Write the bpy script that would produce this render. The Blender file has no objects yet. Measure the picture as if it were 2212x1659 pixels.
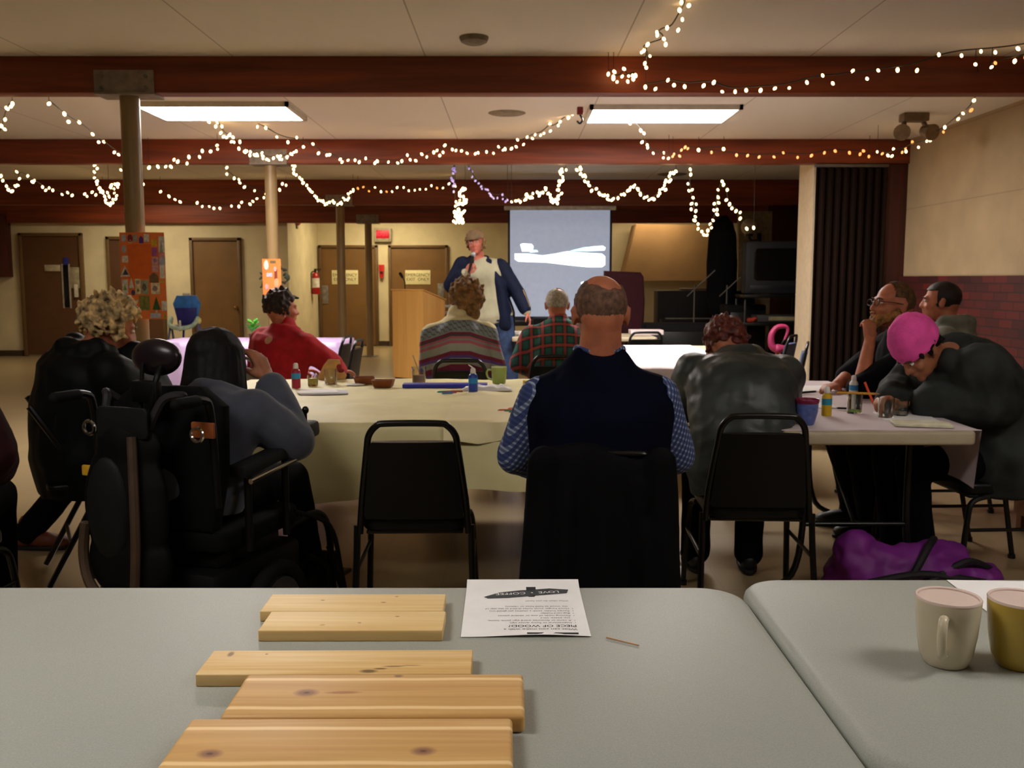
import bpy, bmesh, math, random
from mathutils import Vector as V, Matrix as M, noise
R = math.radians
sc = bpy.context.scene
C = sc.collection
rnd = random.Random(7)

# ------------------------------------------------------------------ camera, world, exposure
EYE, FPX, PITCH = 1.33, 2050.0, R(6.30)
cam_d = bpy.data.cameras.new('camera')
cam = bpy.data.objects.new('camera', cam_d); C.objects.link(cam)
cam.location = (0, 0, EYE); cam.rotation_euler = (R(90) - PITCH, 0, 0)
cam_d.sensor_width = 36.0; cam_d.lens = 36.0 * FPX / 2212
cam_d.clip_start = 0.05; cam_d.clip_end = 100
cam_d.dof.use_dof = True; cam_d.dof.focus_distance = 1.55; cam_d.dof.aperture_fstop = 14
sc.camera = cam
sc.view_settings.view_transform = 'Standard'; sc.view_settings.look = 'None'
sc.view_settings.gamma = 1; sc.view_settings.use_curve_mapping = False
sc.view_settings.exposure = 1.62
wd = bpy.data.worlds.new('hall_air'); sc.world = wd; wd.use_nodes = True
wd.node_tree.nodes['Background'].inputs[0].default_value = (0.02, 0.018, 0.015, 1)
wd.node_tree.nodes['Background'].inputs[1].default_value = 0.3
LAMP_FAR, LAMP_NEAR, LAMP_BACK = 20.0, 6.0, 8.5

def ray(px, py):
    d = V(((px - 1106) / FPX, 1.0, (829.5 - py) / FPX))
    return V((d.x, d.y * math.cos(PITCH) + d.z * math.sin(PITCH), -d.y * math.sin(PITCH) + d.z * math.cos(PITCH)))
def at(px, py, Y):
    d = ray(px, py); return V((0, 0, EYE)) + d * (Y / d.y)
def on(px, py, z):
    d = ray(px, py); return V((0, 0, EYE)) + d * ((z - EYE) / d.z)

# ------------------------------------------------------------------ materials
def lin(c):
    def f(u):
        u /= 255.0
        return u / 12.92 if u <= .04045 else ((u + .055) / 1.055) ** 2.4
    return (f(c[0]), f(c[1]), f(c[2]), 1)
class NT:
    def __init__(s, name):
        s.m = bpy.data.materials.new(name); s.m.use_nodes = True
        s.t = s.m.node_tree; s.n = s.t.nodes; s.b = s.n['Principled BSDF']
    def add(s, typ, **kw):
        n = s.n.new(typ)
        for k, v in kw.items(): setattr(n, k, v)
        return n
    def link(s, a, b): s.t.links.new(a, b)
    def coords(s, scale=(1, 1, 1), rot=(0, 0, 0), loc=(0, 0, 0)):
        tc = s.add('ShaderNodeTexCoord'); mp = s.add('ShaderNodeMapping')
        mp.inputs['Scale'].default_value = scale; mp.inputs['Rotation'].default_value = rot; mp.inputs['Location'].default_value = loc
        s.link(tc.outputs['Object'], mp.inputs[0]); return mp.outputs[0]
    def noise(s, vec, scale, detail=3, dist=0.0):
        n = s.add('ShaderNodeTexNoise'); n.inputs['Scale'].default_value = scale; n.inputs['Detail'].default_value = detail
        n.inputs['Distortion'].default_value = dist; s.link(vec, n.inputs['Vector']); return n.outputs['Fac']
    def ramp(s, fac, stops, interp='LINEAR'):
        r = s.add('ShaderNodeValToRGB'); r.color_ramp.interpolation = interp
        e = r.color_ramp.elements
        while len(e) < len(stops): e.new(0.5)
        for k, (p, c) in enumerate(stops): e[k].position = p; e[k].color = lin(c)
        s.link(fac, r.inputs[0]); return r.outputs[0]
    def math(s, op, a, b=None):
        n = s.add('ShaderNodeMath', operation=op)
        for k, v in ((0, a), (1, b)):
            if v is None: continue
            if isinstance(v, (int, float)): n.inputs[k].default_value = v
            else: s.link(v, n.inputs[k])
        return n.outputs[0]
    def mix(s, fac, a, b):
        n = s.add('ShaderNodeMix', data_type='RGBA')
        for k, v in ((0, fac), (6, a), (7, b)):
            if isinstance(v, (int, float)): n.inputs[k].default_value = v
            elif isinstance(v, tuple): n.inputs[k].default_value = lin(v)
            else: s.link(v, n.inputs[k])
        return n.outputs[2]
    def bump(s, h, strength=.3, dist=.01):
        b = s.add('ShaderNodeBump'); b.inputs['Strength'].default_value = strength; b.inputs['Distance'].default_value = dist
        s.link(h, b.inputs['Height']); s.link(b.outputs[0], s.b.inputs['Normal'])
    def base(s, c):
        if isinstance(c, tuple): s.b.inputs['Base Color'].default_value = lin(c)
        else: s.link(c, s.b.inputs['Base Color'])
_mats = {}
def mat(name, col, rough=.6, metal=0., var=.12, scale=14., bump=0., bscale=60., trans=0., ior=1.45, emit=None, es=0., spec=.5, sheen=0.):
    if name in _mats: return _mats[name]
    t = NT(name); b = t.b
    b.inputs['Roughness'].default_value = rough; b.inputs['Metallic'].default_value = metal
    b.inputs['Specular IOR Level'].default_value = spec
    b.inputs['Transmission Weight'].default_value = trans; b.inputs['IOR'].default_value = ior
    if sheen: b.inputs['Sheen Weight'].default_value = sheen
    co = t.coords()
    if var:
        n = t.noise(co, scale)
        a = tuple(max(0, c * (1 - var)) for c in col); z = tuple(min(255, c * (1 + var)) for c in col)
        t.base(t.ramp(n, [(.3, a), (.7, z)]))
    else: t.base(col)
    if bump: t.bump(t.noise(co, bscale, 4), bump, .006)
    if emit: b.inputs['Emission Color'].default_value = lin(emit); b.inputs['Emission Strength'].default_value = es
    _mats[name] = t.m; return t.m
def wood(name, c1, c2, axis='x', rough=.5, fine=26., bump=.08, c3=None, seed=0.):
    if name in _mats: return _mats[name]
    t = NT(name); t.b.inputs['Roughness'].default_value = rough
    s = {'x': (.06, 1, 1), 'y': (1, .06, 1), 'z': (1, 1, .06)}[axis]
    co = t.coords(s, loc=(seed, seed * .7, seed * .3))
    n = t.noise(co, fine, 5, .6); n2 = t.noise(co, fine * .22, 2, 1.2)
    f = t.math('ADD', t.math('MULTIPLY', n, .5), t.math('MULTIPLY', n2, .5))
    t.base(t.ramp(f, [(.36, c1), (.5, tuple((a + b) / 2 for a, b in zip(c1, c2))), (.64, c2)]))
    t.bump(n, bump, .003)
    _mats[name] = t.m; return t.m

# ------------------------------------------------------------------ mesh helpers
def basis(z, xh=V((1, 0, 0))):
    z = V(z).normalized()
    if abs(z.dot(xh)) > .95: xh = V((0, 1, 0))
    y = z.cross(xh).normalized(); x = y.cross(z)
    return M((x, y, z)).transposed()
def xf(c=(0, 0, 0), r=None, s=(1, 1, 1)):
    m = M.Translation(V(c))
    if r is not None: m = m @ (r.to_4x4() if isinstance(r, M) else M.Rotation(r[2], 4, 'Z') @ M.Rotation(r[1], 4, 'Y') @ M.Rotation(r[0], 4, 'X'))
    return m @ M.Diagonal((*s, 1))
def BM(): return bmesh.new()
def box(bm, c, s, bev=0., r=None, seg=2):
    t = bmesh.new(); bmesh.ops.create_cube(t, size=1)
    for v in t.verts: v.co = V((v.co.x * s[0], v.co.y * s[1], v.co.z * s[2]))
    if bev: bmesh.ops.bevel(t, geom=t.edges[:], offset=bev, segments=seg, affect='EDGES', profile=.5)
    t.transform(xf(c, r)); put(bm, t); return bm
def put(bm, t):
    me = bpy.data.meshes.new('t'); t.to_mesh(me); t.free(); bm.from_mesh(me); bpy.data.meshes.remove(me)
def ell(bm, c, rad, r=None, seg=16, rings=10):
    bmesh.ops.create_uvsphere(bm, u_segments=seg, v_segments=rings, radius=1, matrix=xf(c, r, rad)); return bm
def ring(bm, c, rx, ry, X, Y, n=14):
    return [bm.verts.new(V(c) + X * (rx * math.cos(2 * math.pi * k / n)) + Y * (ry * math.sin(2 * math.pi * k / n))) for k in range(n)]
def skin(bm, rings, cap0=True, cap1=True):
    for a, b in zip(rings, rings[1:]):
        n = len(a)
        for k in range(n): bm.faces.new((a[k], a[(k + 1) % n], b[(k + 1) % n], b[k]))
    if cap0: bm.faces.new(rings[0][::-1])
    if cap1: bm.faces.new(rings[-1])
def cap(bm, a, b, ra, rb, n=12):
    a, b = V(a), V(b); d = b - a
    if d.length < 1e-6: d = V((0, 0, 1e-4))
    B = basis(d); X, Y, Z = B.col[0], B.col[1], B.col[2]
    rs = []
    for t in (-80, -50, -20): rs.append(ring(bm, a + Z * ra * math.sin(R(t)), ra * math.cos(R(t)), ra * math.cos(R(t)), X, Y, n))
    rs.append(ring(bm, a, ra, ra, X, Y, n)); rs.append(ring(bm, b, rb, rb, X, Y, n))
    for t in (20, 50, 80): rs.append(ring(bm, b + Z * rb * math.sin(R(t)), rb * math.cos(R(t)), rb * math.cos(R(t)), X, Y, n))
    skin(bm, rs); return bm
def cyl(bm, a, b, ra, rb=None, n=16):
    a, b = V(a), V(b); rb = ra if rb is None else rb
    B = basis(b - a); skin(bm, [ring(bm, a, ra, ra, B.col[0], B.col[1], n), ring(bm, b, rb, rb, B.col[0], B.col[1], n)]); return bm
def tube(bm, pts, r, n=8, closed=False):
    pts = [V(p) for p in pts]; N = len(pts); rs = []; px = None
    for i in range(N):
        if closed: d = pts[(i + 1) % N] - pts[i - 1]
        else: d = pts[min(i + 1, N - 1)] - pts[max(i - 1, 0)]
        d.normalize()
        if px is None: X = basis(d).col[0].copy()
        else:
            X = px - d * px.dot(d)
            X = X.normalized() if X.length > 1e-6 else basis(d).col[0].copy()
        px = X; rr = r[i] if isinstance(r, (list, tuple)) else r
        rs.append(ring(bm, pts[i], rr, rr, X, d.cross(X), n))
    if closed: skin(bm, rs + [rs[0]], False, False)
    else: skin(bm, rs)
    return bm
def smoothpath(pts, k=6, closed=False):
    pts = [V(p) for p in pts]; out = []; N = len(pts)
    rng = range(N) if closed else range(N - 1)
    for i in rng:
        g = (lambda j: pts[j % N]) if closed else (lambda j: pts[max(0, min(N - 1, j))])
        p0, p1, p2, p3 = g(i - 1), g(i), g(i + 1), g(i + 2)
        for q in range(k):
            t = q / k
            out.append(.5 * ((2 * p1) + (p2 - p0) * t + (2 * p0 - 5 * p1 + 4 * p2 - p3) * t * t + (3 * p1 - p0 - 3 * p2 + p3) * t ** 3))
    if not closed: out.append(pts[-1])
    return out
def lathe(bm, prof, c=(0, 0, 0), n=24):
    c = V(c); X, Y = V((1, 0, 0)), V((0, 1, 0)); rs = []
    for r_, z in prof: rs.append(ring(bm, c + V((0, 0, z)), max(r_, 1e-4), max(r_, 1e-4), X, Y, n))
    skin(bm, rs); return bm
def prism(bm, poly, z0, z1, m=None, bev=0.):
    t = bmesh.new(); vs = [t.verts.new((p[0], p[1], z0)) for p in poly]; f = t.faces.new(vs)
    e = bmesh.ops.extrude_face_region(t, geom=[f])
    for v in [g for g in e['geom'] if isinstance(g, bmesh.types.BMVert)]: v.co.z = z1
    bmesh.ops.recalc_face_normals(t, faces=t.faces[:])
    if bev: bmesh.ops.bevel(t, geom=[e for e in t.edges if abs(e.verts[0].co.z - e.verts[1].co.z) < 1e-6], offset=bev, segments=3, affect='EDGES', profile=.5)
    if m is not None: t.transform(m)
    put(bm, t); return bm
def rrect(x0, x1, y0, y1, r, n=6):
    o = []
    for cx, cy, a in ((x1 - r, y1 - r, 0), (x0 + r, y1 - r, 90), (x0 + r, y0 + r, 180), (x1 - r, y0 + r, 270)):
        for k in range(n + 1):
            t = R(a + 90 * k / n); o.append((cx + r * math.cos(t), cy + r * math.sin(t)))
    return o
def obj(name, bm, m, parent=None, ang=40, flat=False):
    me = bpy.data.meshes.new(name)
    bmesh.ops.recalc_face_normals(bm, faces=bm.faces[:])
    bm.to_mesh(me); bm.free()
    if not flat:
        me.shade_smooth(); me.set_sharp_from_angle(angle=R(ang))
    o = bpy.data.objects.new(name, me); C.objects.link(o)
    if m is not None: me.materials.append(m)
    if parent is not None: o.parent = parent
    return o
def fuse(name, bm, vox, m, parent=None, it=3, fac=.5, wrinkle=0., wscale=(9, 9, 4)):
    o = obj(name, bm, m, None)
    md = o.modifiers.new('r', 'REMESH'); md.mode = 'VOXEL'; md.voxel_size = vox
    if it:
        s = o.modifiers.new('s', 'SMOOTH'); s.factor = fac; s.iterations = it
    dg = bpy.context.evaluated_depsgraph_get(); dg.update()
    me = bpy.data.meshes.new_from_object(o.evaluated_get(dg)); old = o.data
    o.modifiers.clear(); o.data = me; bpy.data.meshes.remove(old); me.name = name
    if wrinkle:
        n = len(me.vertices); co = [0.] * (3 * n); no = [0.] * (3 * n)
        me.vertices.foreach_get('co', co); me.vertices.foreach_get('normal', no)
        for i in range(0, 3 * n, 3):
            q = V((co[i] * wscale[0], co[i + 1] * wscale[1], co[i + 2] * wscale[2]))
            a = wrinkle * (noise.noise(q) + .5 * noise.noise(q * 2.3))
            co[i] += no[i] * a; co[i + 1] += no[i + 1] * a; co[i + 2] += no[i + 2] * a
        me.vertices.foreach_set('co', co)
    me.shade_smooth()
    if not me.materials: me.materials.append(m)
    o.parent = parent
    return o
def tag(o, label, cat, group=None, kind=None):
    o['label'] = label; o['category'] = cat
    if group: o['group'] = group
    if kind: o['kind'] = kind
    return o
def thing(name, label, cat, loc=(0, 0, 0), rz=0., group=None):
    o = bpy.data.objects.new(name, None); C.objects.link(o); o.empty_display_size = .1
    o.location = loc; o.rotation_euler = (0, 0, rz)
    return tag(o, label, cat, group)
def struct(name, bm, m, parent=None, **k):
    o = obj(name, bm, m, parent, **k)
    if parent is None: o['kind'] = 'structure'
    return o
def dup(root, loc, rz, label, group=None):
    r = root.copy(); C.objects.link(r); r.location = loc; r.rotation_euler = (0, 0, rz); r['label'] = label
    if group: r['group'] = group
    for ch in list(root.children):
        c = ch.copy(); C.objects.link(c); c.parent = r
        for g in ch.children:
            d = g.copy(); C.objects.link(d); d.parent = c
    return r
def text(name, body, size, m, parent, loc, rot, depth=.0008, align='CENTER'):
    cu = bpy.data.curves.new('t', 'FONT'); cu.body = body; cu.size = size; cu.align_x = align; cu.align_y = 'CENTER'; cu.extrude = depth
    o = bpy.data.objects.new(name, cu); C.objects.link(o)
    dg = bpy.context.evaluated_depsgraph_get(); dg.update()
    me = bpy.data.meshes.new_from_object(o.evaluated_get(dg)); bpy.data.objects.remove(o)
    o = bpy.data.objects.new(name, me); C.objects.link(o); me.materials.append(m); o.parent = parent
    o.location = loc; o.rotation_euler = rot
    return o

# ------------------------------------------------------------------ palette
BLACKV = mat('black_vinyl', (9, 11, 12), .42, var=.1, bump=.08, bscale=300)
BLACKM = mat('black_enamel', (7, 8, 9), .3, var=.05)
CHROME = mat('chrome', (200, 200, 200), .18, 1., var=.03)
GREYM = mat('grey_steel', (110, 106, 100), .45, .6, var=.06)
SKIN = mat('skin', (176, 112, 84), .55, var=.07, scale=30, bump=.05, bscale=200)
SKIN2 = mat('skin_ruddy', (180, 108, 78), .55, var=.08, scale=26, bump=.05, bscale=200)
SKIN3 = mat('skin_tan', (160, 102, 72), .55, var=.07, scale=30)
WHITEP = mat('white_paint', (205, 200, 185), .6, var=.03)
PAPER = mat('paper', (240, 240, 240), .8, var=.015)
INK = mat('ink', (34, 38, 42), .8, var=.05)
EYEW = mat('eye_white', (225, 220, 212), .3, var=.02)

# ------------------------------------------------------------------ lamps of the room (ceiling troffers), and one added
CEIL = 2.735
def troffer(x, y, label, power, col=(255, 247, 240)):
    t = thing('ceiling_light', label, 'ceiling light', (x, y, CEIL), 0, 'ceiling troffers')
    b = BM()
    for s in (-1, 1):
        box(b, (s * .605, 0, -.02), (.03, .70, .04)); box(b, (0, s * .335, -.02), (1.24, .03, .04))
    obj('frame', b, WHITEP, t)
    b = BM(); prism(b, rrect(-.59, .59, -.32, .32, .05), -.034, -.018)
    obj('diffuser', b, mat('lit_diffuser_%d' % int(power * 100), (255, 255, 255), .5, var=0, emit=col, es=power), t)
    return t
troffer(-2.40, 8.09, 'glowing ceiling light beside the grey post, left of the two in view', LAMP_FAR)
troffer(1.25, 8.22, 'glowing ceiling light above the projection screen, right of the two in view', LAMP_FAR)
troffer(-1.7, 1.2, 'ceiling light overhead behind the camera on the left', LAMP_NEAR, (255, 247, 240))
troffer(2.3, 1.2, 'ceiling light overhead behind the camera on the right', LAMP_NEAR, (255, 247, 240))
troffer(-2.4, 17.75, 'ceiling light over the two emergency doors', LAMP_BACK, (255, 236, 190))
troffer(2.6, 17.75, 'ceiling light over the far right corner behind the wooden beam', LAMP_BACK * .55, (255, 232, 190))
troffer(-6.0, 15.1, 'added ceiling light, out of sight above the far left beams', LAMP_BACK * .8, (255, 236, 200))  # added lamp, kept unseen between the beams, lights the far left

# ------------------------------------------------------------------ room shell
def ceiling_mat():
    t = NT('ceiling_board'); t.b.inputs['Roughness'].default_value = .9
    co = t.coords(loc=(.55, 0, 0)); br = t.add('ShaderNodeTexBrick', offset=0.0)
    br.inputs['Scale'].default_value = 1; br.inputs['Brick Width'].default_value = 1.22; br.inputs['Row Height'].default_value = 2.44
    br.inputs['Mortar Size'].default_value = .006; br.inputs['Mortar Smooth'].default_value = .6
    br.inputs['Color1'].default_value = lin((228, 221, 208)); br.inputs['Color2'].default_value = lin((224, 217, 204)); br.inputs['Mortar'].default_value = lin((172, 164, 150))
    t.link(co, br.inputs['Vector']); t.base(br.outputs['Color']); return t.m
def floor_mat():
    t = NT('vinyl_floor'); t.b.inputs['Roughness'].default_value = .28
    co = t.coords(); br = t.add('ShaderNodeTexBrick', offset=0.0)
    br.inputs['Scale'].default_value = 1; br.inputs['Brick Width'].default_value = .305; br.inputs['Row Height'].default_value = .305
    br.inputs['Mortar Size'].default_value = .0012
    br.inputs['Color1'].default_value = lin((164, 144, 108)); br.inputs['Color2'].default_value = lin((157, 138, 104)); br.inputs['Mortar'].default_value = lin((138, 118, 84))
    t.link(co, br.inputs['Vector']); n = t.noise(co, 26, 5)
    t.base(t.mix(t.math('MULTIPLY', n, .35), br.outputs['Color'], (140, 120, 88))); return t.m
def wall_mat(name, c, joint=None):
    t = NT(name); t.b.inputs['Roughness'].default_value = .8
    co = t.coords(); n = t.noise(co, 3, 4)
    base = t.ramp(n, [(.3, tuple(v * .95 for v in c)), (.7, tuple(min(255, v * 1.04) for v in c))])
    if joint:
        sp = t.add('ShaderNodeSeparateXYZ'); t.link(co, sp.inputs[0])
        f = t.math('LESS_THAN', t.math('FRACT', t.math('DIVIDE', t.math('SUBTRACT', sp.outputs[2], 1.36), joint)), .018)
        base = t.mix(t.math('MULTIPLY', f, .4), base, tuple(v * .7 for v in c))
        t.bump(t.noise(co, 90, 3), .15, .004)
    t.base(base); return t.m
def brick_mat():
    t = NT('red_brick'); t.b.inputs['Roughness'].default_value = .55
    co = t.coords(rot=(0, R(90), R(90))) if False else None
    tc = t.add('ShaderNodeTexCoord'); sp = t.add('ShaderNodeSeparateXYZ'); cb = t.add('ShaderNodeCombineXYZ')
    t.link(tc.outputs['Object'], sp.inputs[0]); t.link(sp.outputs[1], cb.inputs[0]); t.link(sp.outputs[2], cb.inputs[1])
    br = t.add('ShaderNodeTexBrick'); br.inputs['Scale'].default_value = 1
    br.inputs['Brick Width'].default_value = .21; br.inputs['Row Height'].default_value = .072; br.inputs['Mortar Size'].default_value = .006
    br.inputs['Color1'].default_value = lin((88, 24, 19)); br.inputs['Color2'].default_value = lin((46, 14, 14)); br.inputs['Mortar'].default_value = lin((36, 17, 14))
    t.link(cb.outputs[0], br.inputs['Vector']); t.base(br.outputs['Color']); t.bump(br.outputs['Fac'], -.4, .006); return t.m
WALLB = wall_mat('beige_wall', (206, 192, 156)); WALLR = wall_mat('beige_block_wall', (164, 142, 108), .67)
BEAM = wood('beam_wood', (100, 40, 20), (146, 66, 32), 'x', .55, 20, .15)
BEAMD = wood('dark_panel_wood', (52, 18, 12), (78, 30, 20), 'z', .5, 18, .12)
DOORB = mat('brown_door_paint', (112, 80, 40), .55, var=.05, scale=4)
DOORF = mat('brown_frame_paint', (98, 72, 40), .5, var=.05)
struct('floor', box(BM(), (-2, 8.5, -.05), (17, 25, .1)), floor_mat(), flat=True)
struct('ceiling', box(BM(), (-2, 8.5, CEIL + .05), (17, 25, .1)), ceiling_mat(), flat=True)
struct('wall_front', box(BM(), (-2, -4.05, CEIL / 2), (17, .1, CEIL)), WALLB, flat=True)
struct('wall_left', box(BM(), (-10.05, 8.5, CEIL / 2), (.1, 25, CEIL)), WALLB, flat=True)
struct('wall_right', box(BM(), (4.12, 2.95, CEIL / 2), (.2, 13.9, CEIL)), WALLR, flat=True)
struct('wall_right_brick', box(BM(), (4.0, 2.95, .68), (.04, 13.9, 1.36)), brick_mat(), flat=True)
struct('wall_stub', box(BM(), (3.7, 10.17, CEIL / 2), (1.2, .5, CEIL)), mat('white_jamb', (206, 188, 158), .7, var=.03), flat=True)
struct('wall_right_rear', box(BM(), (6.25, 15, CEIL / 2), (.1, 9.4, CEIL)), BEAMD, flat=True)
struct('wall_back_left', box(BM(), (-6.93, 16.6, CEIL / 2), (6.14, .2, CEIL)), WALLB, flat=True)
struct('wall_back_return', box(BM(), (-3.91, 17.85, CEIL / 2), (.1, 2.3, CEIL)), WALLB, flat=True)
struct('wall_back', box(BM(), (1.2, 19.05, CEIL / 2), (10.2, .1, CEIL)), WALLB, flat=True)
struct('wall_panel_back', box(BM(), (5.65, 18.96, CEIL / 2), (1.1, .06, CEIL)), BEAMD, flat=True)
def beam(n, y0, y1, z0, x0=-10, x1=6.2):
    b = BM(); box(b, ((x0 + x1) / 2, (y0 + y1) / 2, (z0 + CEIL) / 2), (x1 - x0, y1 - y0, CEIL - z0), .008); struct('trim_%d' % n, b, BEAM)
beam(1, 6.20, 6.34, 2.507, x1=4.02); beam(2, 9.78, 9.92, 2.494); beam(3, 13.70, 13.84, 2.383); beam(4, 16.36, 16.5, 2.285)
b = BM(); box(b, (-9.3, 16.38, 1.89), (1.4, .2, 1.05), .01); struct('trim_5', b, BEAMD)
b = BM(); box(b, (3.90, 9.86, 1.247), (.25, .1, 2.494), .005); struct('trim_6', b, BEAMD)
DARKB = mat('dark_base', (58, 44, 30), .5)
struct('baseboard_left', box(BM(), (-9.2, 16.48, .05), (1.4, .03, .1)), DARKB, flat=True)
struct('baseboard_back', box(BM(), (1.2, 18.99, .05), (10.1, .02, .1)), DARKB, flat=True)
struct('baseboard_return', box(BM(), (-3.85, 17.85, .05), (.02, 2.3, .1)), DARKB, flat=True)

# doors ------------------------------------------------------------------
def door(n, x0, x1, top, ywall, dark=1.0, recess=True):
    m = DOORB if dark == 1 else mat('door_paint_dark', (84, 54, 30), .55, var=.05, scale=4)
    b = BM(); box(b, ((x0 + x1) / 2, ywall - .015, top / 2), (x1 - x0 - .1, .04, top - .05)); d = struct('door_%d' % n, b, m, flat=True)
    b = BM(); w = .055
    box(b, (x0 + w / 2, ywall - .03, top / 2), (w, .08, top), .006); box(b, (x1 - w / 2, ywall - .03, top / 2), (w, .08, top), .006)
    box(b, ((x0 + x1) / 2, ywall - .03, top - w / 2), (x1 - x0, .08, w), .006)
    obj('door_frame', b, DOORF, d); return d
YL, YR = 16.5, 19.0
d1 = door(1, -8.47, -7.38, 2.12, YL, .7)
p = at(146, 618, YL)
obj('door_window', box(BM(), (p.x, YL - .04, p.z), (.10, .012, .72), .004), mat('dark_glass', (14, 16, 22), .12, var=0), d1)
obj('door_window_trim', (lambda b: (box(b, (p.x - .06, YL - .04, p.z), (.025, .016, .76)), box(b, (p.x + .06, YL - .04, p.z), (.025, .016, .76)), b)[-1])(BM()), mat('pale_trim', (150, 140, 125), .5), d1)
p = at(172, 600, YL); obj('door_lock', box(BM(), (p.x - .06, YL - .045, p.z), (.16, .02, .36), .004), mat('lock_plate', (150, 138, 110), .5), d1)
p = at(168, 628, YL); obj('door_handle', box(BM(), (p.x, YL - .06, p.z), (.06, .05, .22), .01), mat('pale_handle', (190, 182, 165), .4), d1)
for (px, py, w, h, nm, lab, mm) in ((116, 579, .27, .11, 'door_plate', 'pale blank name plate on the leftmost brown door', mat('pale_plate', (165, 152, 128), .6)),
                                   (145, 564, .09, .12, 'door_sticker', 'small dark blue sticker above the narrow window of the leftmost door', mat('blue_sticker', (38, 40, 120), .5))):
    p = at(px, py, YL); o = obj(nm, box(BM(), (0, 0, 0), (w, .008, h), .002), mm); o.location = (p.x, YL - .046, p.z); tag(o, lab, 'sign')
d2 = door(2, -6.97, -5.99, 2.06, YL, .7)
d3 = door(3, -5.54, -4.66, 2.04, YL)
def knob(parent, x, z, y):
    b = BM(); cyl(b, (x, y - .035, z), (x, y - .055, z), .03); cyl(b, (x, y - .055, z), (x, y - .085, z), .012); ell(b, (x, y - .105, z), (.03, .026, .03))
    obj('door_knob', b, mat('brass', (150, 120, 60), .3, .8), parent)
p = at(512, 664, YL); knob(d3, p.x, p.z, YL)
p = at(250, 664, YL); knob(d2, p.x, p.z, YL)
d4 = door(4, -3.83, -2.66, 2.0, YR); d5 = door(5, -2.45, -1.27, 2.0, YR)
for d, px, py in ((d4, 703, 636), (d5, 953, 632)):
    p = at(px, py, YR); b = BM(); box(b, (p.x, YR - .045, p.z), (.13, .012, .36), .004); obj('push_plate', b, mat('plate_steel', (135, 130, 122), .4, .5), d)
SIGNW = mat('sign_ivory', (218, 208, 160), .6, var=.02); SIGNT = mat('sign_letter', (92, 78, 48), .7, var=0)
for px, w, lab in ((746, .52, 'ivory emergency exit sign on the door behind the posts'), (903, .50, 'ivory emergency exit sign on the door behind the lectern')):
    p = at(px, 599, YR); t = thing('exit_door_sign', lab, 'sign', (p.x, YR - .04, p.z), 0, 'emergency exit door signs')
    obj('sign_panel', box(BM(), (0, 0, 0), (w, .008, .28), .002), SIGNW, t)
    text('sign_lettering', 'EMERGENCY\nEXIT  ONLY', .085, SIGNT, t, (0, -.006, .0), (R(90), 0, 0))
p = at(828, 508, YR); t = thing('exit_sign', 'small red lit exit sign on the wall between the two far doors', 'sign', (p.x, YR - .05, p.z))
b = BM(); box(b, (0, 0, 0), (.34, .1, .27), .01); obj('sign_case', b, mat('sign_case', (150, 140, 118), .5), t)
b = BM(); box(b, (0, -.051, .015), (.26, .008, .16), .002); obj('sign_face', b, mat('exit_red', (150, 10, 30), .4, var=0, emit=(200, 8, 34), es=.16), t)
text('sign_lettering', 'EXIT', .12, mat('exit_letters', (230, 40, 60), .4, var=0, emit=(255, 40, 66), es=.34), t, (0, -.056, .015), (R(90), 0, 0))
p = at(825, 586, YR); t = thing('fire_alarm', 'red fire alarm pull station on the narrow wall between the far doors', 'fire alarm', (p.x, YR - .03, p.z))
b = BM(); prism(b, [(-.055, .13), (.055, .13), (.035, -.13), (-.035, -.13)], 0, .05, M.Rotation(R(90), 4, 'X'), .006); obj('alarm_body', b, mat('alarm_red', (190, 34, 30), .4), t)
b = BM(); box(b, (0, -.052, -.02), (.05, .02, .05), .004); obj('pull_handle', b, mat('alarm_dark', (60, 20, 18), .4), t)
p = at(672, 481, 18.4); t = thing('fire_bell', 'red fire bell high on the return wall just under the beam', 'bell', (-3.86 + .0, 17.2, p.z + .04))
b = BM(); ell(b, (.035, 0, 0), (.06, .16, .16)); obj('gong', b, mat('bell_red', (170, 24, 20), .35), t)
b = BM(); cyl(b, (0, 0, 0), (.06, 0, 0), .05); box(b, (.01, 0, -.12), (.02, .1, .2), .005); obj('bell_base', b, GREYM, t)
p = at(678, 612, 18.7); t = thing('fire_extinguisher', 'red fire extinguisher with a white label beside the far door frame', 'fire extinguisher', (-3.78, 18.35, p.z - .21))
b = BM(); lathe(b, [(.0, 0), (.07, .005), (.078, .03), (.078, .33), (.06, .39), (.03, .42), (.0, .42)]); obj('cylinder', b, mat('ext_red', (150, 20, 22), .3), t)
b = BM(); cyl(b, (0, 0, .13), (0, 0, .31), .0795, n=24); obj('label_band', b, mat('ext_label', (205, 200, 190), .5), t)
b = BM(); cyl(b, (0, 0, .42), (0, 0, .47), .02); box(b, (.05, 0, .48), (.14, .02, .02), .004); box(b, (.05, 0, .455), (.12, .02, .012), .003); obj('valve', b, BLACKM, t)
b = BM(); tube(b, smoothpath([(.02, 0, .45), (-.06, -.03, .42), (-.085, -.04, .3), (-.08, -.03, .1)]), .011); obj('hose', b, BLACKM, t)
b = BM(); box(b, (-.06, 0, .25), (.04, .12, .3), .004); obj('bracket', b, GREYM, t)

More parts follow.
